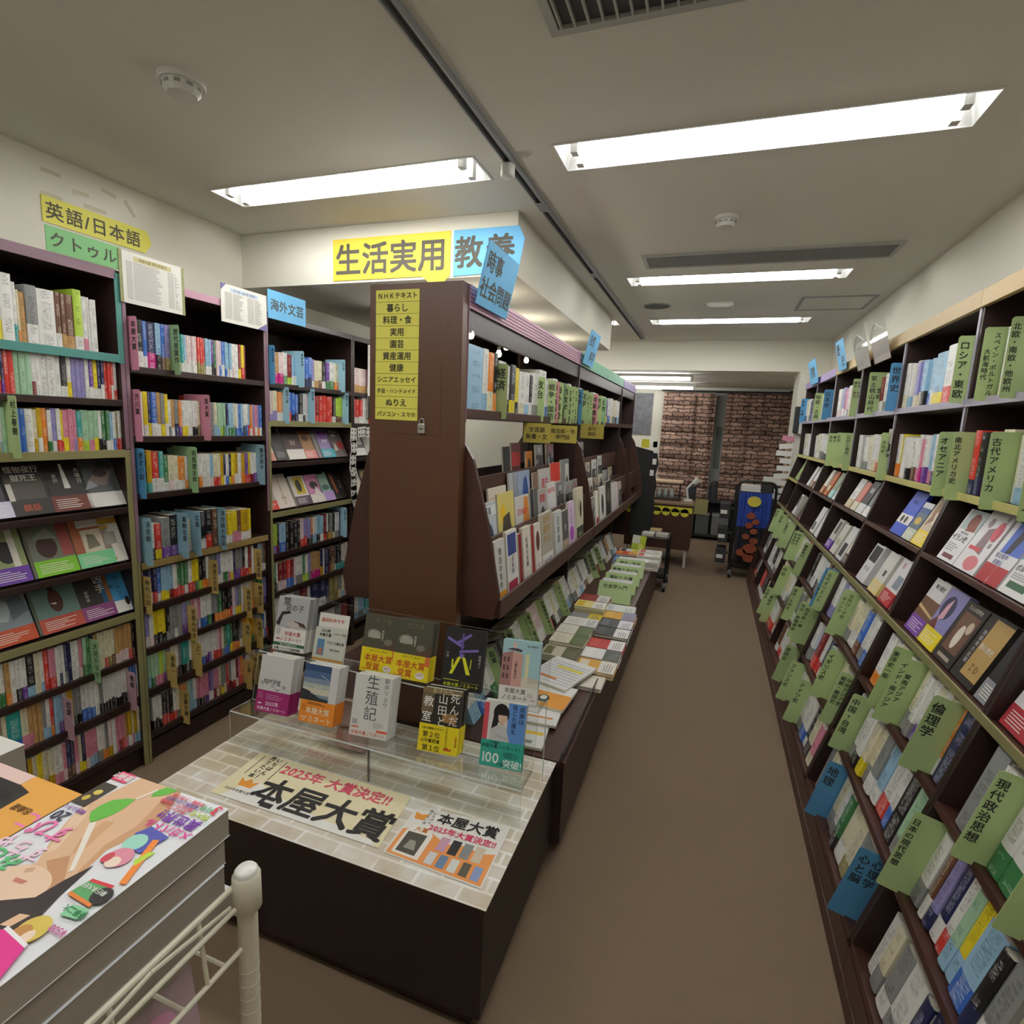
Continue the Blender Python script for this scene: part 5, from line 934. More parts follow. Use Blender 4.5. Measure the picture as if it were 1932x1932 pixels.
R('sixth wall shelf past the western history card', 'F', 3.255, 3.87, '[G西洋史一般/general western history] wH22 [G西洋・新聞雑誌/western newspapers] wR20 wR20 cR22 hW25 [G東西・文明史/east and west] wH30 cW25', .195, CE, LE, csize=0.022)
R('sixth wall shelf at the far end', 'F', 3.9, 6.0, 'wH30 cW25 [G中世/the middle ages] wC25 cW25 wR30 wH25 kW30 wW30 wR25 wK20 hW25 wH30 wC25', .195, CE, LE, csize=0.030)
R('lowest wall shelf at the frame edge', 'G', .92, 1.4, 'tC25 cK30 kW25 kN20 yB25 cY18 nS30 nW20 wH40 hW30', .19, CE, LE)
R('lowest wall shelf before the psychology card', 'G', 1.41, 1.545, 'cH30 wW30 mP35', .19, CE, LE)
R('lowest wall shelf past the psychology card', 'G', 1.64, 2.08, '[B心理学_心と脳/psychology and the brain] sW15 hW40 cA30 cW30 gK20 wH25 cH25', .19, CE, LE, csize=0.030)
R('lowest wall shelf past the geography card', 'G', 2.09, 2.32, '[B地理/geography] nW20 wH20 cW30 hH30 cE20', .19, CE, LE, csize=0.037)
R('lowest wall shelf past the German history card', 'G', 2.4, 3.01, 'pC20 cK25 kW20 wB28 wH28 [Gドイツ史/German history] wH25 cW25 wH25', .19, CE, LE, csize=0.025)
R('lowest wall shelf past the French history card', 'G', 3.014, 3.09, '[Gフランス史/French history] cW20 wG15', .19, CE, LE, csize=0.025)
R('lowest wall shelf past the Spanish history card', 'G', 3.249, 3.87, '[G南欧史/southern European history] wZ22 wH22 wW22 cW25 wZ25 wR30 uW25 hW25', .19, CE, LE, csize=0.025)
R('lowest wall shelf at the far end', 'G', 3.9, 6.0, 'aW25 wR25 [G東欧史/eastern European history] wH25 [G北欧史/northern European history] cY25 kW25 rW25 wH30 kR25 wW30 wH30', .19, CE, LE, csize=0.025)
# books shown cover out on the sloping tiers
WL = lambda *c: [('r',.08,.5,.92,.92,c[0])] + ([('e',.5,.68,.22,.16,c[1])] if len(c) > 1 else []) + art_lines(AR,'8a8a8e',.1,.9,.08,.4,5)
def rf(case, k, items, tilt=26, d=.022, off=.022): row_face(case, SHZ[k][1]+.003-off*math.tan(SL), SHZ[k][0]+off, -1, tilt, items, d, 'display_book')
rf('third wall shelf nearest the frame edge', 'C', [
 (1.53,.135,.19,'ecc72a','e8c42a',[('e',.5,.2,.3,.25,'c8452a'),('p',[(.1,.4),(.5,.9),(.8,.8),(.4,.3)],'5a4a18'),('t','諸国',.2,.5,.85,'3a3010')],'yellow book with a red disc and black drawing'),
 (1.675,.135,.19,'eceae8',None,[('r',0,.52,1,1,'6aa0cc'),('p',[(.3,.52),(1,.52),(1,.9),(.6,.7)],'6e7a4e'),('e',.8,.75,.1,.12,'a83a30'),('t','一冊でわかる',.08,.5,.48,'2a2a2a'),('t','ポルトガル史',.15,.5,.4,'1e1e1e'),('r',.15,.1,.8,.2,'2e5a3c')]+art_lines(AR,'a8a8b0',.1,.9,.24,.34,3),'white paperback with parkland art and bold kana on Portugal'),
 (1.82,.13,.19,'e9e7ea',None,[('r',.2,.5,1,1,'4f6cc4'),('p',[(.4,.5),(.6,.52),(.7,.8),(.5,.95),(.42,.75)],'23242c'),('t','独立戦争\n英雄伝',.13,.4,.4,'7a7aa8'),('r',0,0,1,.3,'a8242c'),('v','もう一つの戦い',.07,.5,.15,'e8c8c4')],'white book with a blue statue picture and crimson foot'),
 (1.965,.145,.205,'ece8ea',None,[('p',[(.3,.35),(.7,.3),(.6,.75),(.35,.7)],'8a7478'),('e',.75,.7,.16,.16,'d8566a'),('e',.3,.8,.1,.08,'9a8488'),('v','絵でみる中国',.12,.82,.7,'6a5a5e'),('e',.6,.15,.28,.12,'d87a80'),('r',.1,.34,.6,.4,'c8454e')],'white and rose illustrated book on China'),
 (2.115,.13,.19,'eceaea',None,[('r',.1,.62,1,1,'b9c6c8'),('e',.6,.78,.25,.16,'7a3a2c'),('p',[(.4,.6),(.9,.62),(.8,.9)],'8a4434'),('t','一冊でわかる',.08,.5,.56,'2a2a2a'),('t','イラン史',.2,.45,.46,'1e1e1e'),('r',.2,.06,.8,.14,'6a2a34')]+art_lines(AR,'a8a8b0',.1,.9,.2,.36,4),'white paperback with a red camel and bold kana on Iran')], 24, .012)
rf('third wall shelf under the Oceania card', 'C', [
 (2.345,.03,.195,'dcd6d0',[] and None,[],'pale book standing edge out'),(2.39,.13,.205,'cbb9a2','efd238',[('e',.4,.6,.3,.25,'9a7a5a'),('e',.6,.4,.25,.2,'e0d0ba'),('p',[(.1,.1),(.5,.3),(.3,.6)],'8a6a4a')],'tall tan painting book with a yellow band'),
 (2.53,.1,.165,'5a6a78','c8ccb8',[('r',0,.8,1,1,'e6e8ec'),('r',0,.6,1,.78,'34508a'),('e',.5,.3,.3,.14,'c8a83a')],'small slate book with a pale band'),
 (2.64,.15,.2,'2f4fbe',None,[('r',0,.25,1,.46,'e6e2de'),('e',.3,.35,.1,.08,'2a2220'),('e',.6,.35,.1,.08,'2a2220'),('t','歴史と',.12,.5,.75,'1c2f80')],'cobalt blue book with a white picture strip')], 24, .014)
rf('third wall shelf under the anthropology card', 'C', [(3.16,.12,.18,'7a8488','e6e6e4',[],'blue-grey book'),(3.3,.12,.185,'1f2022','dedede',[('t','民族',.25,.5,.6,'d8d8d4')],'black book with a white band'),(3.44,.1,.17,'c87868','dcd4b8',[],'coral book'),(3.56,.12,.18,'e6e2dc','c8b48a',WL('d8d8d8'),'white book with a tan band')], 24)
rf('third wall shelf under the Edo card', 'C', [(3.95,.1,.17,'e8e6e2',None,WL('c8d4c8'),'white pamphlet'),(4.08,.11,.18,'8a9a80','9ad0d0',[],'sage green book'),(4.24,.11,.18,'b05a28',None,[('r',.2,.2,.8,.4,'d8c8a8')],'rust orange book'),(4.4,.1,.18,'ddd6c8','a86a3a',[],'cream book with a rust band')], 24)
rf('third wall shelf at the far end', 'C', [(4.7,.1,.18,'e6e4e0',None,WL('2a2a2a'),'white book with a black figure'),(4.84,.1,.18,'e2e0d8','7a5a3a',[],'pale book with a brown band'),(5.0,.1,.17,'dcdcd8',None,[],'plain pale book'),(5.5,.1,.18,'e6e6e2',None,[],'white book near the pillar'),(5.65,.12,.2,'a3bf74',None,[('v','民俗・風土',.12,.4,.5,'2b2a26')],'green card-covered book near the pillar')], 24)
rf('fourth wall shelf nearest the frame edge', 'D', [
 (1.28,.1,.16,'2f78b4',None,[('t','宿敵か\n朋友か？',.16,.5,.6,'dce8f2'),('r',0,.85,1,1,'1f2a3c')],'blue book cut by the frame'),
 (1.395,.135,.19,'e4e3e4','a8323c',[('e',.3,.4,.24,.28,'cfcdd0'),('e',.3,.36,.2,.22,'dcdade'),('e',.85,.2,.12,.16,'c4c2c6'),('v','フロイトと\nベルクソン',.12,.78,.62,'1e1e20'),('t','渡辺哲夫',.06,.15,.92,'6a6a6c')],'white book with a pencil portrait and crimson band'),
 (1.545,.12,.2,'25262a','8f9194',[('v','戦争の本',.12,.6,.6,'4a4c50')],'black book with a grey band, half turned'),
 (1.69,.13,.2,'2a2622',None,[('r',.3,.1,1,.96,'b8975c'),('v','独裁者の記録',.13,.2,.5,'c8c4c8'),('t','ＩＤ',.2,.65,.25,'6a4e24'),('t','悪の歴史',.14,.62,.55,'e6e2da')],'black and gold book on dictators'),
 (1.83,.13,.195,'2e2824',None,[('t','万人の世界史',.11,.5,.92,'d8cfc0'),('r',.15,.2,.9,.84,'6a4a3a'),('e',.5,.45,.14,.2,'e0d8cc'),('e',.72,.65,.12,.1,'c8b8a4'),('r',.2,.06,.8,.12,'a89a88')],'dark brown book with a portrait panel'),
 (1.965,.135,.2,'8a86b8','ecd62a',[('e',.45,.55,.3,.3,'3a3650'),('p',[(.3,.2),(.55,.3),(.5,.8),(.35,.6)],'d8a8b4'),('p',[(0,0),(.5,0),(.3,.3)],'6a3a34')],'lilac painting book with a yellow band'),
 (2.09,.13,.2,'d8d6d4','7a46a4',[('r',0,0,1,.5,'6a4a34'),('t','唄う歴史',.14,.5,.82,'3a3634'),('p',[(0,.2),(1,.1),(1,.16),(0,.28)],'c8a878')],'white and brown book with a purple band')], 22, .026)
rf('fourth wall shelf under the cobalt book', 'D', [(2.36,.05,.2,'b08a62',None,[('r',.1,.6,.9,.9,'2a2826')],'brown spine with a black label'),(2.43,.13,.195,'e2dede','b8323a',[('v','首',.2,.35,.8,'a8323c'),('r',.4,.1,.9,.5,'8a94a0')],'white book with a red and blue foot'),(2.6,.12,.19,'dedcd4','e6cf8a',[('r',.5,.2,.7,.4,'3a3a3a')],'ivory book with a straw band'),(2.8,.13,.185,'e0dede',None,[('r',.1,.55,.9,.95,'26282c'),('t','ＫＧＢ',.2,.5,.35,'5a5a6a')],'white book with a black upper panel')], 22, .03)
rf('fourth wall shelf under the black book', 'D', [(3.14,.12,.185,'ddd5c4','3a3632',[('v','満洲',.15,.5,.6,'4a4238')],'tan book with a dark band'),(3.28,.12,.19,'dcdcda',None,[('r',.2,.1,.8,.5,'2c2c2e')],'white book with a black lower panel'),(3.45,.11,.18,'d8d6c8',None,[('r',.2,.3,.8,.5,'b8b4a0')],'stone coloured book'),(3.6,.12,.185,'c8c6c0','6a46a0',[('r',.3,.3,.8,.9,'5a4a42')],'grey book with a violet band')], 22, .026)
rf('fourth wall shelf at the far end', 'D', [(3.95,.14,.2,'e6e4e2',None,[('r',.45,.4,.6,.9,'c0323a')],'white book with a red bar'),(4.14,.13,.19,'e2e0de',None,[('r',.1,.1,.6,.4,'4a5a4a')],'white book with a dark label'),(4.7,.1,.18,'dedcd8','e08090',[],'pale book with a pink band'),(4.9,.1,.18,'8a8478',None,[],'taupe book'),(5.1,.1,.18,'e0deda',None,[('r',.1,.4,.7,.9,'3a3a3a')],'white book with a black panel'),(5.5,.1,.18,'d8b878',None,[],'ochre book')], 22)
# clear pouches on the top rail
for i, (y0, y1) in enumerate(((3.62,3.93),(3.25,3.56))):
    a = math.radians(16); t = thing('plastic_pouch', ('first' if i else 'second') + ' clear plastic pouch clipped to the pine rail, counted from the viewer', 'pouch', Matrix.Translation((.786,y1,1.905)) @ Matrix.Rotation(-PI/2,4,'Z') @ Matrix.Rotation(a,4,'X'), 'pouches on the rail')
    L = y1-y0
    box((0,0,0),(L,.0006,.24)).build('pouch_film', ACR, t); box((.01,.001,.004),(L-.01,.0018,.12)).build('inner_sheet', mat('blush_paper','e9e2e2',.6), t)
    MB().tube([(.02,-.002,.13),(.1,-.004,.19),(L*.5,-.003,.2),(L-.03,-.004,.15)], .0025, 6).build('film_fold', mat('shiny_fold','e8e8ea',.15), t)
t = thing('photo_card', 'small photograph hanging on the post between the history shelves', 'photo', Vector((.799,3.118,1.5)))
box((-.001,-.03,-.06),(.0,.035,.06)).build('photo_print', mat('faded_photo','b8b0a8',.5,.3,40), t); MB().box((-.0016,-.02,-.045),(-.001,.01,-.01)).build('photo_figure', INK, t)
# ================================================================= the far room
def mkcurtain():
    m = bpy.data.materials.new('brick_print_cloth'); m.use_nodes = True; nt = m.node_tree; n = nt.nodes; L = nt.links.new; b = n['Principled BSDF']
    uv = n.new('ShaderNodeUVMap'); br = n.new('ShaderNodeTexBrick'); nz0 = n.new('ShaderNodeTexNoise'); nz0.inputs['Scale'].default_value = 16; L(uv.outputs[0], nz0.inputs[0])
    mv = n.new('ShaderNodeMix'); mv.data_type = 'VECTOR'; mv.inputs[0].default_value = .05; L(uv.outputs[0], mv.inputs[4]); L(nz0.outputs['Color'], mv.inputs[5]); L(mv.outputs[1], br.inputs[0])
    br.inputs['Scale'].default_value = 1; br.inputs['Brick Width'].default_value = .15; br.inputs['Row Height'].default_value = .052; br.inputs['Mortar Size'].default_value = .008; br.inputs['Mortar Smooth'].default_value = .5; br.inputs['Bias'].default_value = -.1
    br.inputs['Color1'].default_value = (*lin('b89684'),1); br.inputs['Color2'].default_value = (*lin('87695c'),1); br.inputs['Mortar'].default_value = (*lin('33292a'),1)
    nz = n.new('ShaderNodeTexNoise'); nz.inputs['Scale'].default_value = 14; nz.inputs['Detail'].default_value = 6; L(uv.outputs[0], nz.inputs[0])
    mx = n.new('ShaderNodeMix'); mx.data_type = 'RGBA'; mx.blend_type = 'MULTIPLY'; mx.inputs[0].default_value = .7; L(br.outputs[0], mx.inputs[6]); L(nz.outputs[0], mx.inputs[7]); 
    hs = n.new('ShaderNodeHueSaturation'); hs.inputs['Value'].default_value = 1.5; L(mx.outputs[2], hs.inputs['Color']); L(hs.outputs[0], b.inputs['Base Color']); b.inputs['Roughness'].default_value = .9
    return m
BC = mkcurtain()
def curtain(label, x0, x1, z0, z1, y, amp, ph):
    mb = MB(); nx = 60; nz = 8; G = []
    for j in range(nz+1):
        for i in range(nx+1):
            u = x0+(x1-x0)*i/nx; z = z0+(z1-z0)*j/nz
            G.append((u, y+amp*math.sin(u*26+ph)+amp*.5*math.sin(u*61+ph*2+z), z))
    for j in range(nz):
        for i in range(nx):
            a = j*(nx+1)+i; q = [G[a],G[a+1],G[a+nx+2],G[a+nx+1]]; mb.face(q, 0, [(p[0],p[2]) for p in q])
    o = mb.build('brick_curtain', BC, smooth=True); tag(o, label, 'curtain'); sd = o.modifiers.new('thickness','SOLIDIFY'); sd.thickness = .003; return o
curtain('brick-print curtain hanging to the far side of the white wall strip', -.715, -.30, .54, 2.06, 8.42, .01, 0)
curtain('dark folded brick-print curtain just before the narrow gap', -.305, .0, .52, 2.05, 8.38, .022, 1)
curtain('wide brick-print curtain beyond the narrow gap, towards the pillar', .14, .98, .55, 2.07, 8.40, .012, 2)
t = thing('curtain_rail', 'dark rail carrying the brick-print curtains', 'rail', Vector((.1,8.42,2.085))); MB().cyl((-.85,0,0),(.88,0,0),.012).build('rail_rod', DARK, t)
for x in (-.8,.85): box((x-.01,-.01,0),(x+.01,.17,.03)).build('rail_bracket', DARK, t)
t = thing('wall_panel', 'grey board showing in the gap between the curtains', 'panel', Vector((.07,8.55,1.3))); box((-.09,-.01,-.8),(.09,.04,.8)).build('panel_board', mat('grey_board','8f9088',.7), t); box((-.03,-.012,-.3),(.05,-.01,.3)).build('panel_notice', mat('green_grey_notice','5e645c',.7), t); MB().lathe((.03,-.08,-.62),[(0,-.15),(.07,-.15),(.07,.1),(.04,.14),(0,.15)],16).build('dark_vase', DARK, t)
for i, (y, z, x0, x1, lb) in enumerate(((6.75,2.10,-1.45,-.27,'bare twin tube lamp in the far room, nearer of two'),(7.95,2.085,-1.45,-.28,'bare tube lamp in the far room, farther of two'))):
    t = thing('batten_lamp', lb, 'lamp', Vector(((x0+x1)/2,y,z)), 'batten lamps in the far room'); h = (x1-x0)/2
    box((-h,-.03,.02),(h,.03,2.15-z)).build('lamp_body', PLA, t); MB().cyl((-h+.03,0,0),(h-.03,0,0),.016,seg=14).build('lamp_tube', TUBE, t)
    for s in (-1,1): box((s*(h-.015)-.015,-.022,-.022),(s*(h-.015)+.015,.022,.022)).build('lamp_socket', PLA, t)
t = thing('wall_poster', 'grey floral poster on the far white wall', 'poster', Vector((-1.02,8.58,1.8))); box((-.16,0,-.36),(.14,.01,.25)).build('poster_sheet', mat('floral_grey','6d6d72',.6,.7,14), t)
for i, (y, lb) in enumerate(((3.15,'bare tube lamp under the dropped beam behind the tall end panel'),(4.5,'bare tube lamp under the far part of the dropped beam'))):
    t = thing('batten_lamp', lb, 'lamp', Vector((-1.6,y,2.13)), 'batten lamps under the beam'); box((-.36,-.025,.018),(.36,.025,.048)).build('lamp_body', PLA, t); MB().cyl((-.33,0,0),(.33,0,0),.014,seg=14).build('lamp_tube', TUBE, t)
    for s in (-1,1): box((s*.345-.012,-.02,-.02),(s*.345+.012,.02,.02)).build('lamp_socket', PLA, t)
# black shelf below the curtains
t = thing('black_shelf_unit', 'low black open shelf below the curtains', 'shelf unit', Vector((.15,8.2,0)))
for n_, a, b in (('side_panel',(-.4,0,0),(-.37,.3,.56)),('side_panel',(.32,0,0),(.35,.3,.56)),('shelf',(-.37,0,.54),(.32,.3,.56)),('shelf',(-.37,0,.05),(.32,.3,.08)),('back_panel',(-.37,.28,.08),(.32,.3,.54))): box(a,b).build(n_, mat('black_board','1b1a1b',.6), t)
for x, wd, hh, c, lb in ((-.2,.05,.3,'8a8c8c','grey folder'),(-.12,.18,.3,'4a4e4e','dark clear box of papers'),(.1,.22,.3,'6a6c6c','grey clear crate')):
    q = thing('storage_box', f'{lb} on the low black shelf below the curtains', 'box', Vector((x,8.215,.0805))); box((0,0,0),(wd,.2,hh-.02)).build('box_body', mat('box_'+c,c,.5,.3,20), q, bevel=.004); box((-.003,-.003,hh-.02),(wd+.003,.203,hh)).build('box_lid', mat('box_lid_grey','9a9c9a',.5), q)
q = thing('paper_notice', 'khaki notice pinned inside the low black shelf top', 'notice', Vector((-.06,8.195,.36))); box((-.09,0,-.0),(.09,.003,.22)).build('notice_sheet', mat('khaki_paper','8f8a5a',.7), q)
# service counter
t = thing('service_counter', 'brown counter with a yellow scalloped strip at the aisle end', 'counter', Vector((-.45,6.45,0)))
box((-.4,-.12,.2),(.32,.5,.70)).build('counter_body', WOODR, t, bevel=.003); box((-.42,-.14,.70),(.33,.52,.725)).build('counter_top', mat('counter_top_tan','8a6f56',.4), t, bevel=.003)
for x in (-.36,.28): 
    for y in (-.08,.44): box((x-.015,y-.015,0),(x+.015,y+.015,.2)).build('leg', mat('pale_leg','b8b6b0',.5), t)
mb = MB(); yl = mat('yellow_banner','d9cf3a',.6)
box((-.4,-.128,.62),(.32,-.122,.68)).build('yellow_strip', yl, t)
mb = MB()
for i in range(7): mb.cyl((-.36+i*.1,-.128,.62),(-.36+i*.1,-.122,.62),.045,seg=20)
mb.build('strip_scallops', yl, t); write(mb := MB(), '買取ご案内　コーヒー', .05, (-.04,-.1285,.645), X, Z, bold=.02); mb.build('strip_lettering', SINKB, t)
t = thing('glass_case', 'glass front case with a wooden lid on the counter', 'display case', Vector((-.5,6.5,.726)))
box((-.2,0,0),(.22,.3,.02)).build('case_base', WOODR, t); box((-.2,0,.02),(.22,.004,.2)).build('case_glass', ACR, t); box((-.21,-.01,.2),(.23,.31,.215)).build('case_lid', mat('pale_wood_lid','c8a888',.5), t)
for x in (-.19,.21): box((x-.008,.0,.02),(x+.008,.02,.2)).build('case_post', DARK, t)
for i in range(5):
    q = thing('glass_jar', f'small clear jar, {nth(i+1)} of the row in the counter case', 'jar', Vector((-.66+i*.07,6.56,.7465)), 'jars in the counter case'); MB().lathe((0,0,0),[(0,0),(.024,0),(.026,.06),(.018,.09),(.018,.1)],16).build('jar_glass', mat('milky_glass','c9cdd0',.15), q, smooth=True); MB().lathe((0,0,.1),[(0,.012),(.02,.012),(.02,0)],14).build('jar_lid', PLA, q)
t = thing('desk_lamp', 'white folding desk lamp standing on the counter corner', 'lamp', Vector((-.2,6.6,.726)))
MB().lathe((0,0,0),[(0,.02),(.05,.02),(.055,0)],18).build('lamp_base', PLA, t); MB().tube([(0,0,.02),(-.02,0,.14),(.06,0,.24)], .012, 8).build('lamp_arm', PLA, t); MB().cyl((.05,0,.2),(.1,0,.25),.025,.05).build('lamp_head', PLA, t)
t = thing('card_terminal', 'dark box on the counter behind the desk lamp', 'terminal', Vector((-.17,6.75,.726))); box((-.05,-.04,0),(.05,.04,.16)).build('terminal_body', DARK, t, bevel=.006); box((-.04,-.042,.08),(.04,-.04,.15)).build('terminal_screen', mat('dim_screen','3a4654',.2), t)
t = thing('scalloped_board', 'black scalloped board standing at the rack far end', 'display board', Vector((-.64,6.02,.38)))
pts = [(-.12,0),(.1,0)]+[(.12+.012*math.sin(i*PI/2),i*.06) for i in range(1,16)]+[(-.12,.95)]
MB().prism(pts,'y',0,.012).build('board', mat('black_foam_board','191919',.7), t)
mb = MB()
for i in range(7): mb.box((.06+.012*math.sin(i*2.3),-.004,.9+.0-.06*i*(i%2)+.05),(.1+.012*math.sin(i*2.3),-.001,.94-.06*i*(i%2)+.07))
mb.build('paper_cutouts', WHITE, t); box((-.06,-.004,.94),(.02,.0,1.03)).build('yellow_label', yl, t)
# black trolleys
BLK = mat('black_tube','171717',.4,.05)
def castor(t, x, y): 
    MB().cyl((x-.012,y,.035),(x+.012,y,.035),.035,seg=20).build('castor_wheel', BLK, t); box((x-.016,y-.012,.04),(x+.016,y+.012,.085)).build('castor_fork', ALU, t)
t = thing('book_trolley', 'black trolley draped with a blue night-print cloth, by the pillar', 'trolley', Vector((.47,6.32,0)))
for x in (-.17,.19):
    for y in (-.15,.15): MB().cyl((x,y,.08),(x,y,.97),.013).build('post', BLK, t); castor(t, x, y)
MB().tube([(-.17,-.15,.97),(-.155,-.15,1.01),(-.12,-.15,1.03),(.14,-.15,1.03),(.175,-.15,1.01),(.19,-.15,.97)], .013, 10).build('handle', BLK, t)
for z in (.12,.45,.78): box((-.17,-.15,z),(.19,.15,z+.02)).build('shelf', BLK, t)
mb = MB(); nx, nzz = 18, 14; CM = [mat('night_blue_cloth','1d3a8c',.8,.2,8), mat('moon_yellow','cfc04a',.8), mat('pumpkin_orange','8a4426',.8,.3,30), mat('night_dark_cloth','1a1a24',.8)]
for i in range(nx):
    for j in range(nzz):
        P = lambda a, b: (-.15+.31*a/nx, -.168-.012*math.sin(a*1.1)*(1-b/nzz*.6)-.004*math.sin(a*2.7+b*.5), .2+.72*b/nzz)
        cx, cz = (i+.5)/nx, (j+.5)/nzz; mi = 0 if cz > .5 else 3
        mb.face((P(i,j),P(i+1,j),P(i+1,j+1),P(i,j+1)), mi)
mb.build('hanging_cloth', CM, t, smooth=True)
mb = MB(); D_ = lambda cx, cz, r, mi, sx=1.0: mb.face([(cx+r*sx*math.cos(2*PI*k/20), -.1865, cz+r*math.sin(2*PI*k/20)) for k in range(20)], mi)
D_(-.005,.83,.055,0,1.2)
for k, (cx, cz, r) in enumerate(((-.02,.68,.035),(.03,.62,.03),(-.03,.58,.032),(.02,.52,.03),(-.05,.46,.03),(.03,.42,.035),(0,.33,.06),(-.08,.29,.04),(.08,.28,.04),(0,.24,.05))): D_(cx,cz,r,1,1.2)
mb.build('cloth_print', [CM[1], CM[2]], t)
for i, (x, z) in enumerate(((-.27,.62),(-.27,.36),(-.27,.14))):
    q = thing('side_bin', f'small dark bin with a white tag, {nth(i+1)} from the top beside the draped trolley', 'bin', Vector((.2,6.2,z)), 'bins by the trolley'); box((-.05,0,0),(.05,.2,.16)).build('bin_body', DARK, q, bevel=.006); box((-.045,-.003,.05),(.02,0,.09)).build('bin_tag', WHITE, q)
    box((.05,.005,.1),(.1,.015,.13)).build('bin_hook', DARK, q)
for x0, z0, lb in ((.68,1.0,'white paper pile on the shelf behind the draped trolley'),(.46,.9,'lower white paper pile behind the draped trolley')):
    q = thing('paper_pile', lb, 'papers', Vector((x0,6.75,z0-.02)))
    mb = MB()
    for k in range(6): mb.box((-.1+.004*(k%2),-.07,k*.012),(.1-.003*(k%3),.07,k*.012+.011))
    mb.build('papers', WHITE, q); box((-.11,-.08,-z0+.021),(.11,.08,0)).build('stand_box', DARK, q)
t = thing('small_trolley', 'small black trolley of books parked at the island end', 'trolley', Vector((-.46,5.45,0)))
for x in (-.17,.16):
    for y in (-.18,.18): MB().cyl((x,y,.07),(x,y,.51),.011).build('post', BLK, t); castor(t, x, y)
for z in (.12,.3,.49): box((-.17,-.18,z),(.16,.18,z+.015)).build('shelf', BLK, t)
for i, (x, y, c, lb) in enumerate(((-.55,5.32,'c8c6be','pale file'),(-.42,5.34,'a8a49c','grey file'),(-.5,5.55,'b89a5a','ochre file'))):
    face_book('filed_book', f'{lb} lying on the small black trolley', Matrix.Translation((x,y,.529)) @ Matrix.Rotation(-PI/2,4,'X'), .11, .16, .022, c, [], None)
# pillar fittings
t = thing('cork_board', 'tall cork board of papers on the pillar side', 'notice board', Vector((.753,6.4,1.2))); box((-.012,-.16,-.35),(0,.16,.25)).build('cork_face', mat('cork','a98c68',.8,.3,120), t)
mb = MB(); r2 = random.Random(4)
for i in range(12): y, z = r2.uniform(-.12,.1), r2.uniform(-.2,.2); mb.box((-.015-.0003*i,y,z),(-.013,y+.06,z+.05))
mb.build('pinned_papers', mat('aged_paper','c9bfae',.7,.1), t)
for i in range(9):
    z = 1.48-i*.075; q = thing('memo_slip', f'{"pink" if i == 0 else "white"} memo slip, {nth(i+1)} down the pillar corner', 'memo', Matrix.Translation((.72,6.195,z)) @ Matrix.Rotation(r2.uniform(-.15,.15),4,'Y'), 'memo slips on the pillar corner')
    box((-.06-.02*(i%3),-.001,-.022),(.05,0,.03)).build('slip', mat('pink_card','d58ea6') if i == 0 else WHITE, q)
t = thing('wall_phone', 'dark wall monitor with a white handset on the pillar', 'monitor', Vector((.77,6.19,1.66))); box((-.03,-.05,-.12),(.05,0,.14)).build('monitor_body', DARK, t, bevel=.01); box((.02,-.06,-.13),(.09,-.0,.02)).build('handset', PLA, t, bevel=.008)
# ================================================================= magazine stand in the near corner
CW = mat('cream_coated_wire', 'd9d3bf', .45, .04)
t = thing('wire_stand', 'cream coated wire stand with a round post, carrying the comic magazines', 'wire shelf', Vector((-.487,.463,0)))
MB().cyl((0,0,0),(0,0,.93),.0118,seg=20).build('post', CW, t, smooth=False)
MB().lathe((0,0,0),[(.0125,.893),(.0172,.897),(.0165,.94),(.0135,.943)],28).build('post_sleeve', CW, t, smooth=True)
MB().lathe((0,0,0),[(.0135,.94),(.0135,.947),(.011,.95),(0,.951)],28).build('post_cap', mat('white_cap','e8e6e0',.3), t, smooth=True)
mb = MB()
for k in range(40): mb.lathe((0,0,.03+.02*k),[(.0119,0),(.0123,.0006),(.0119,.0012)],20)
mb.build('post_rings', CW, t)
MB().tube([(-.010,-.01,.928),(-.010,-.62,.928)],.0036).tube([(-.002,-.01,.905),(-.002,-.62,.905)],.0032).build('front_rail', CW, t)
zz = [(-.006,-.02-.1*k,.924 if k%2 else .909) for k in range(7)]; MB().tube(zz,.0026,6).build('rail_zigzag', CW, t)
mb = MB()
for k in range(11): mb.tube([(-.0,-.035-.055*k,.845),(-.72,-.035-.055*k,.845)],.0026,6)
mb.tube([(-.0,0,.845),(-.0,-.62,.845)],.0032).tube([(-.72,0,.845),(-.72,-.62,.845)],.0032); mb.build('shelf_wires', CW, t)
for k in range(6): MB().tube([(0,-.06-.1*k,.845),(-.010,-.06-.1*k,.926)],.0026,6).build('rail_stay', CW, t)
for p in ((0,-.62),(-.72,0),(-.72,-.62)): MB().cyl((p[0],p[1],0),(p[0],p[1],.93),.0118,seg=14).build('post', CW, t)
NP = mat('newsprint_edge','9c9286',.9,.3,130,stretch=(.03,9,.03))
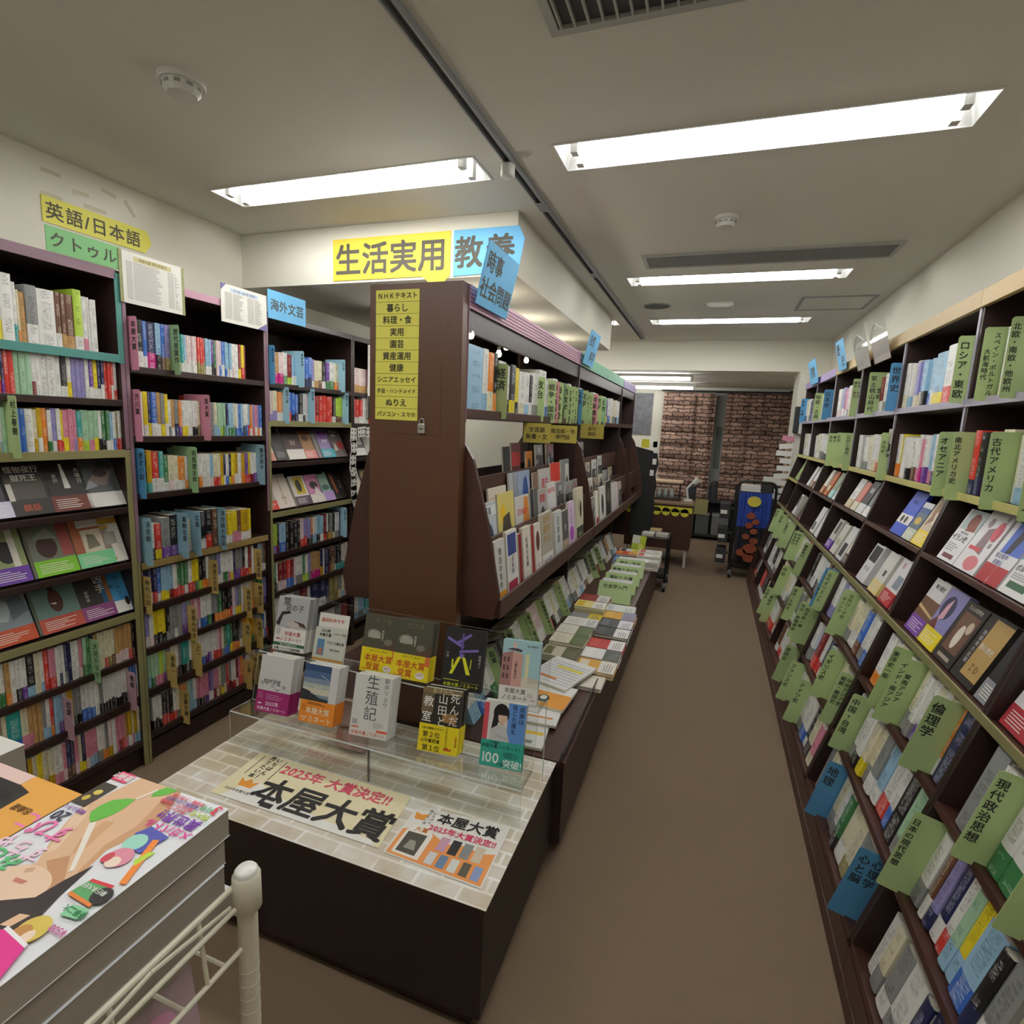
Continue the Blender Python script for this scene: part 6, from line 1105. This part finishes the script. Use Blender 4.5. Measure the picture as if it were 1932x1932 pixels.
def thick_mag(label, x, y, z, w_, h, th, cov, art, turn=180, grp='comic magazines on the wire stand'):
    M = Matrix.Translation((x,y,z+th)) @ Matrix.Rotation(math.radians(turn),4,'Z') @ Matrix.Rotation(-PI/2,4,'X')
    r = thing('comic_magazine', label, 'magazine', M, grp)
    cm = ink(cov); mats = [cm]; mb = MB().box((0,0,0),(w_,.0006,h)).box((0,th-.0006,0),(w_,th,h)).box((w_-.0006,.0006,0),(w_,th-.0006,h))
    for i, a in enumerate(art):
        m = ink(a[-1]); 
        if m not in mats: mats.append(m)
        mi = mats.index(m); yy = -.0002*(1+i*.3)
        if a[0] == 'r': u0,v0,u1,v1 = a[1:5]; mb.face([(w_*u0,yy,h*v0),(w_*u1,yy,h*v0),(w_*u1,yy,h*v1),(w_*u0,yy,h*v1)], mi)
        elif a[0] == 'p': mb.face([(w_*u,yy,h*v) for u, v in a[1]], mi)
        elif a[0] == 'e': u,v,ru,rv = a[1:5]; mb.face([(w_*(u+ru*math.cos(2*PI*k/28)),yy,h*(v+rv*math.sin(2*PI*k/28))) for k in range(28)], mi)
        else: s,sz,u,v = a[1:5]; write(mb, s, sz*w_, (w_*u,yy,h*v), X, Z, mi, bold=.018, vertical=a[0] == 'v', lift=.0001)
    mb.build('cover', mats, r); box((.0008,.0006,.0006),(w_-.0006,th-.0006,h-.0006)).build('page_block', NP, r)
    return r
SK, SK2 = 'd9b08c', 'c4956e'
art = [('p',[(.43,0),(.82,0),(.85,.12),(.88,.28),(.84,.36),(.74,.48),(.64,.58),(.68,.64),(.84,.7),(.9,.78),(.7,.86),(.52,.78),(.37,.72),(.32,.55),(.37,.42),(.31,.28),(.32,.16)],'dcb592'),
 ('p',[(.43,0),(.5,0),(.46,.12),(.4,.26),(.42,.4),(.36,.55),(.32,.55),(.37,.42),(.31,.28),(.32,.16)],'c99b74'),('p',[(.56,.28),(.62,.3),(.6,.42),(.52,.5),(.5,.44)],'cfa17b'),('p',[(.78,.3),(.86,.26),(.87,.3),(.76,.44),(.66,.54),(.64,.5)],'e6c6a8'),('p',[(.36,.6),(.52,.5),(.6,.56),(.5,.6),(.38,.68)],'c0906a'),
 ('p',[(.69,.33),(.74,.31),(.785,.28),(.79,.23),(.77,.18),(.7,.145),(.64,.13),(.625,.19),(.63,.25),(.66,.3)],'62b043'),('p',[(.46,.0),(.56,.0),(.6,.05),(.57,.09),(.5,.05)],'62b043'),('p',[(.69,.335),(.66,.315),(.385,.55),(.4,.565)],'efe6da'),('p',[(.63,.135),(.645,.125),(.6,.03),(.585,.04)],'efe6da'),
 ('e',.56,.68,.19,.09,'e8c8ac'),('p',[(.53,.66),(.62,.665),(.61,.685),(.54,.68)],'c07868'),('p',[(.6,.6),(.64,.62),(.62,.64),(.58,.62)],'cfa487'),
 ('p',[(.32,.5),(.36,.6),(.38,.7),(.52,.76),(.62,.82),(.9,.88),(1,.95),(1,1),(.4,1),(.24,.9),(.21,.78),(.27,.66)],'2c2120'),('p',[(.28,.76),(.34,.77),(.36,.83),(.3,.82)],'e0b896'),
 ('r',.86,.0,1,.07,'d9486c'),('t','激画!!',.07,.93,.035,'f2e8ec'),('r',.87,.1,1,.27,'3b342c'),('e',.93,.17,.03,.02,'d8c25c'),('e',.95,.22,.025,.02,'c8b04c'),('t','特別ふろく',.04,.9,.3,'8a50b0'),
 ('t','20',.11,.92,.36,'3a3a52'),('t','すぴこ',.15,.9,.44,'ea7fb4'),('t','ずちゃ',.13,.84,.56,'f6d4e6'),('t','みどり',.13,.9,.63,'5cb874'),
 ('t','異世界!!',.095,.2,.16,'7a3aa8'),('t','メガバトル',.075,.19,.225,'e0409a'),('p',[(.12,.26),(.3,.24),(.34,.3),(.28,.38),(.16,.38)],'4c52a4'),('e',.27,.34,.07,.05,'9fd8c4'),('e',.24,.43,.08,.055,'dd8fa2'),('e',.24,.46,.045,.03,'f2dccb'),('e',.3,.45,.03,.03,'c84a56'),('p',[(.19,.3),(.15,.29),(.02,.52),(.06,.53)],'ee8a38'),('p',[(.12,.36),(.08,.35),(.1,.44),(.14,.42)],'b8d84a'),
 ('t','3',.11,.05,.045,'d8384c'),('t','月号',.05,.12,.05,'58b06c'),('t','特大号',.05,.11,.1,'b8cc3a'),('t','新連載・大型企画',.035,.3,.04,'d8506a'),('t','新展開とびら絵付',.035,.32,.065,'7a4a9a'),('t','読み切り一挙掲載',.035,.33,.09,'d8506a'),('t','巻中カラー',.035,.3,.115,'c83a5a'),
 ('p',[(.06,.55),(.22,.56),(.24,.63),(.05,.64)],'5aa064'),('p',[(.06,.545),(.22,.555),(.22,.57),(.06,.56)],'cc3440'),('p',[(.05,.64),(.24,.63),(.24,.645),(.05,.655)],'e0803a'),('e',.06,.6,.06,.04,'221f20'),('t','単行本大好評',.035,.15,.59,'e8f0e4'),
 ('p',[(.03,.66),(.14,.67),(.14,.72),(.03,.71)],'8acb9e'),('t','豪華二大',.04,.085,.69,'2a7a48'),('t','¥500',.05,.05,.77,'c85a9a'),('e',.17,.8,.08,.06,'d6bd58'),('e',.2,.83,.05,.04,'c08a4a'),('e',.15,.83,.03,.03,'f0d8c0'),('p',[(.09,.86),(.3,.84),(.5,1),(.0,1)],'df2f8c'),('p',[(.1,.845),(.3,.825),(.3,.84),(.09,.86)],'f4eef2')]
for k in range(4):
    thick_mag('comic magazine with a woman in a green top on the cover, topmost of the stack' if k == 3 else f'thick comic magazine, {nth(4-k)} from the top of the stack by the post', -.535-.002*((k*7)%3), .485-.004*((k*5)%3) if k < 3 else .485, .8485+k*.0378, .19, .25, .0375, 'e4e6ea', art if k == 3 else [])
for k in range(3):
    thick_mag('orange music magazine with a piano on the cover, topmost of its pile' if k == 2 else f'magazine, {nth(3-k)} from the top beneath the orange music magazine', -.80, .476, .8485+k*.0338, .2, .26, .0335, 'e6a850', [('p',[(.35,.1),(1,.0),(1,.75),(.6,.9),(.3,.5)],'2a2622'),('p',[(.4,.3),(.9,.2),(.95,.28),(.42,.38)],'c8b08a'),('p',[(.3,.4),(.5,.34),(.55,.6),(.34,.62)],'d8a860'),('t','月刊音楽\n鍵盤演奏',.1,.62,.2,'2a2a2a'),('r',.5,.0,1,.08,'e8c8c0'),('t','名曲選',.06,.2,.2,'6a4a20'),('t','春の号',.05,.2,.34,'6a4a20')] if k == 2 else [], grp='magazines under the orange cover')
thick_mag('white pile-top magazine at the frame edge beyond the orange one', -1.005, .52, .9, .19, .25, .05, 'd8d4ce', [('r',.1,.1,.9,.3,'8a8a8a')], grp='magazine at the frame edge')
face_book('comic_magazine', 'colourful comic magazine standing under the wire shelf rails', pose(-.512,.16,.575,90,8), .27, .25, .02, 'b8a0a8', [('e',.3,.4,.3,.35,'c8b84a'),('e',.6,.6,.25,.3,'c87ab0'),('p',[(.5,.0),(.8,.0),(.75,.6),(.6,.7)],'c9c4cc'),('p',[(.55,.5),(.7,.4),(.78,.8),(.6,.85)],'9a86c0'),('e',.85,.25,.12,.2,'7ab8c8'),('e',.8,.8,.1,.12,'e0a0c0'),('e',.15,.8,.16,.2,'4a4060'),('v','ＨＥＹＨＯ！',.12,.2,.55,'8a2a6a'),('e',.62,.72,.1,.1,'e8cdb4'),('p',[(.0,.0),(.3,.0),(.2,.3),(.05,.3)],'d87a4a')], None, group='magazine under the rails', cat='magazine', hard=False)
t = thing('lower_rack', 'dark wire tray holding the magazine under the rails', 'tray', Vector((-.5,.29,0))); box((-.25,-.2,.545),(.02,.16,.573)).build('tray_base', DARK, t); 
for x in (-.22,0):
    for y in (-.18,.14): box((x-.006,y-.006,0),(x+.006,y+.006,.545)).build('leg', DARK, t)
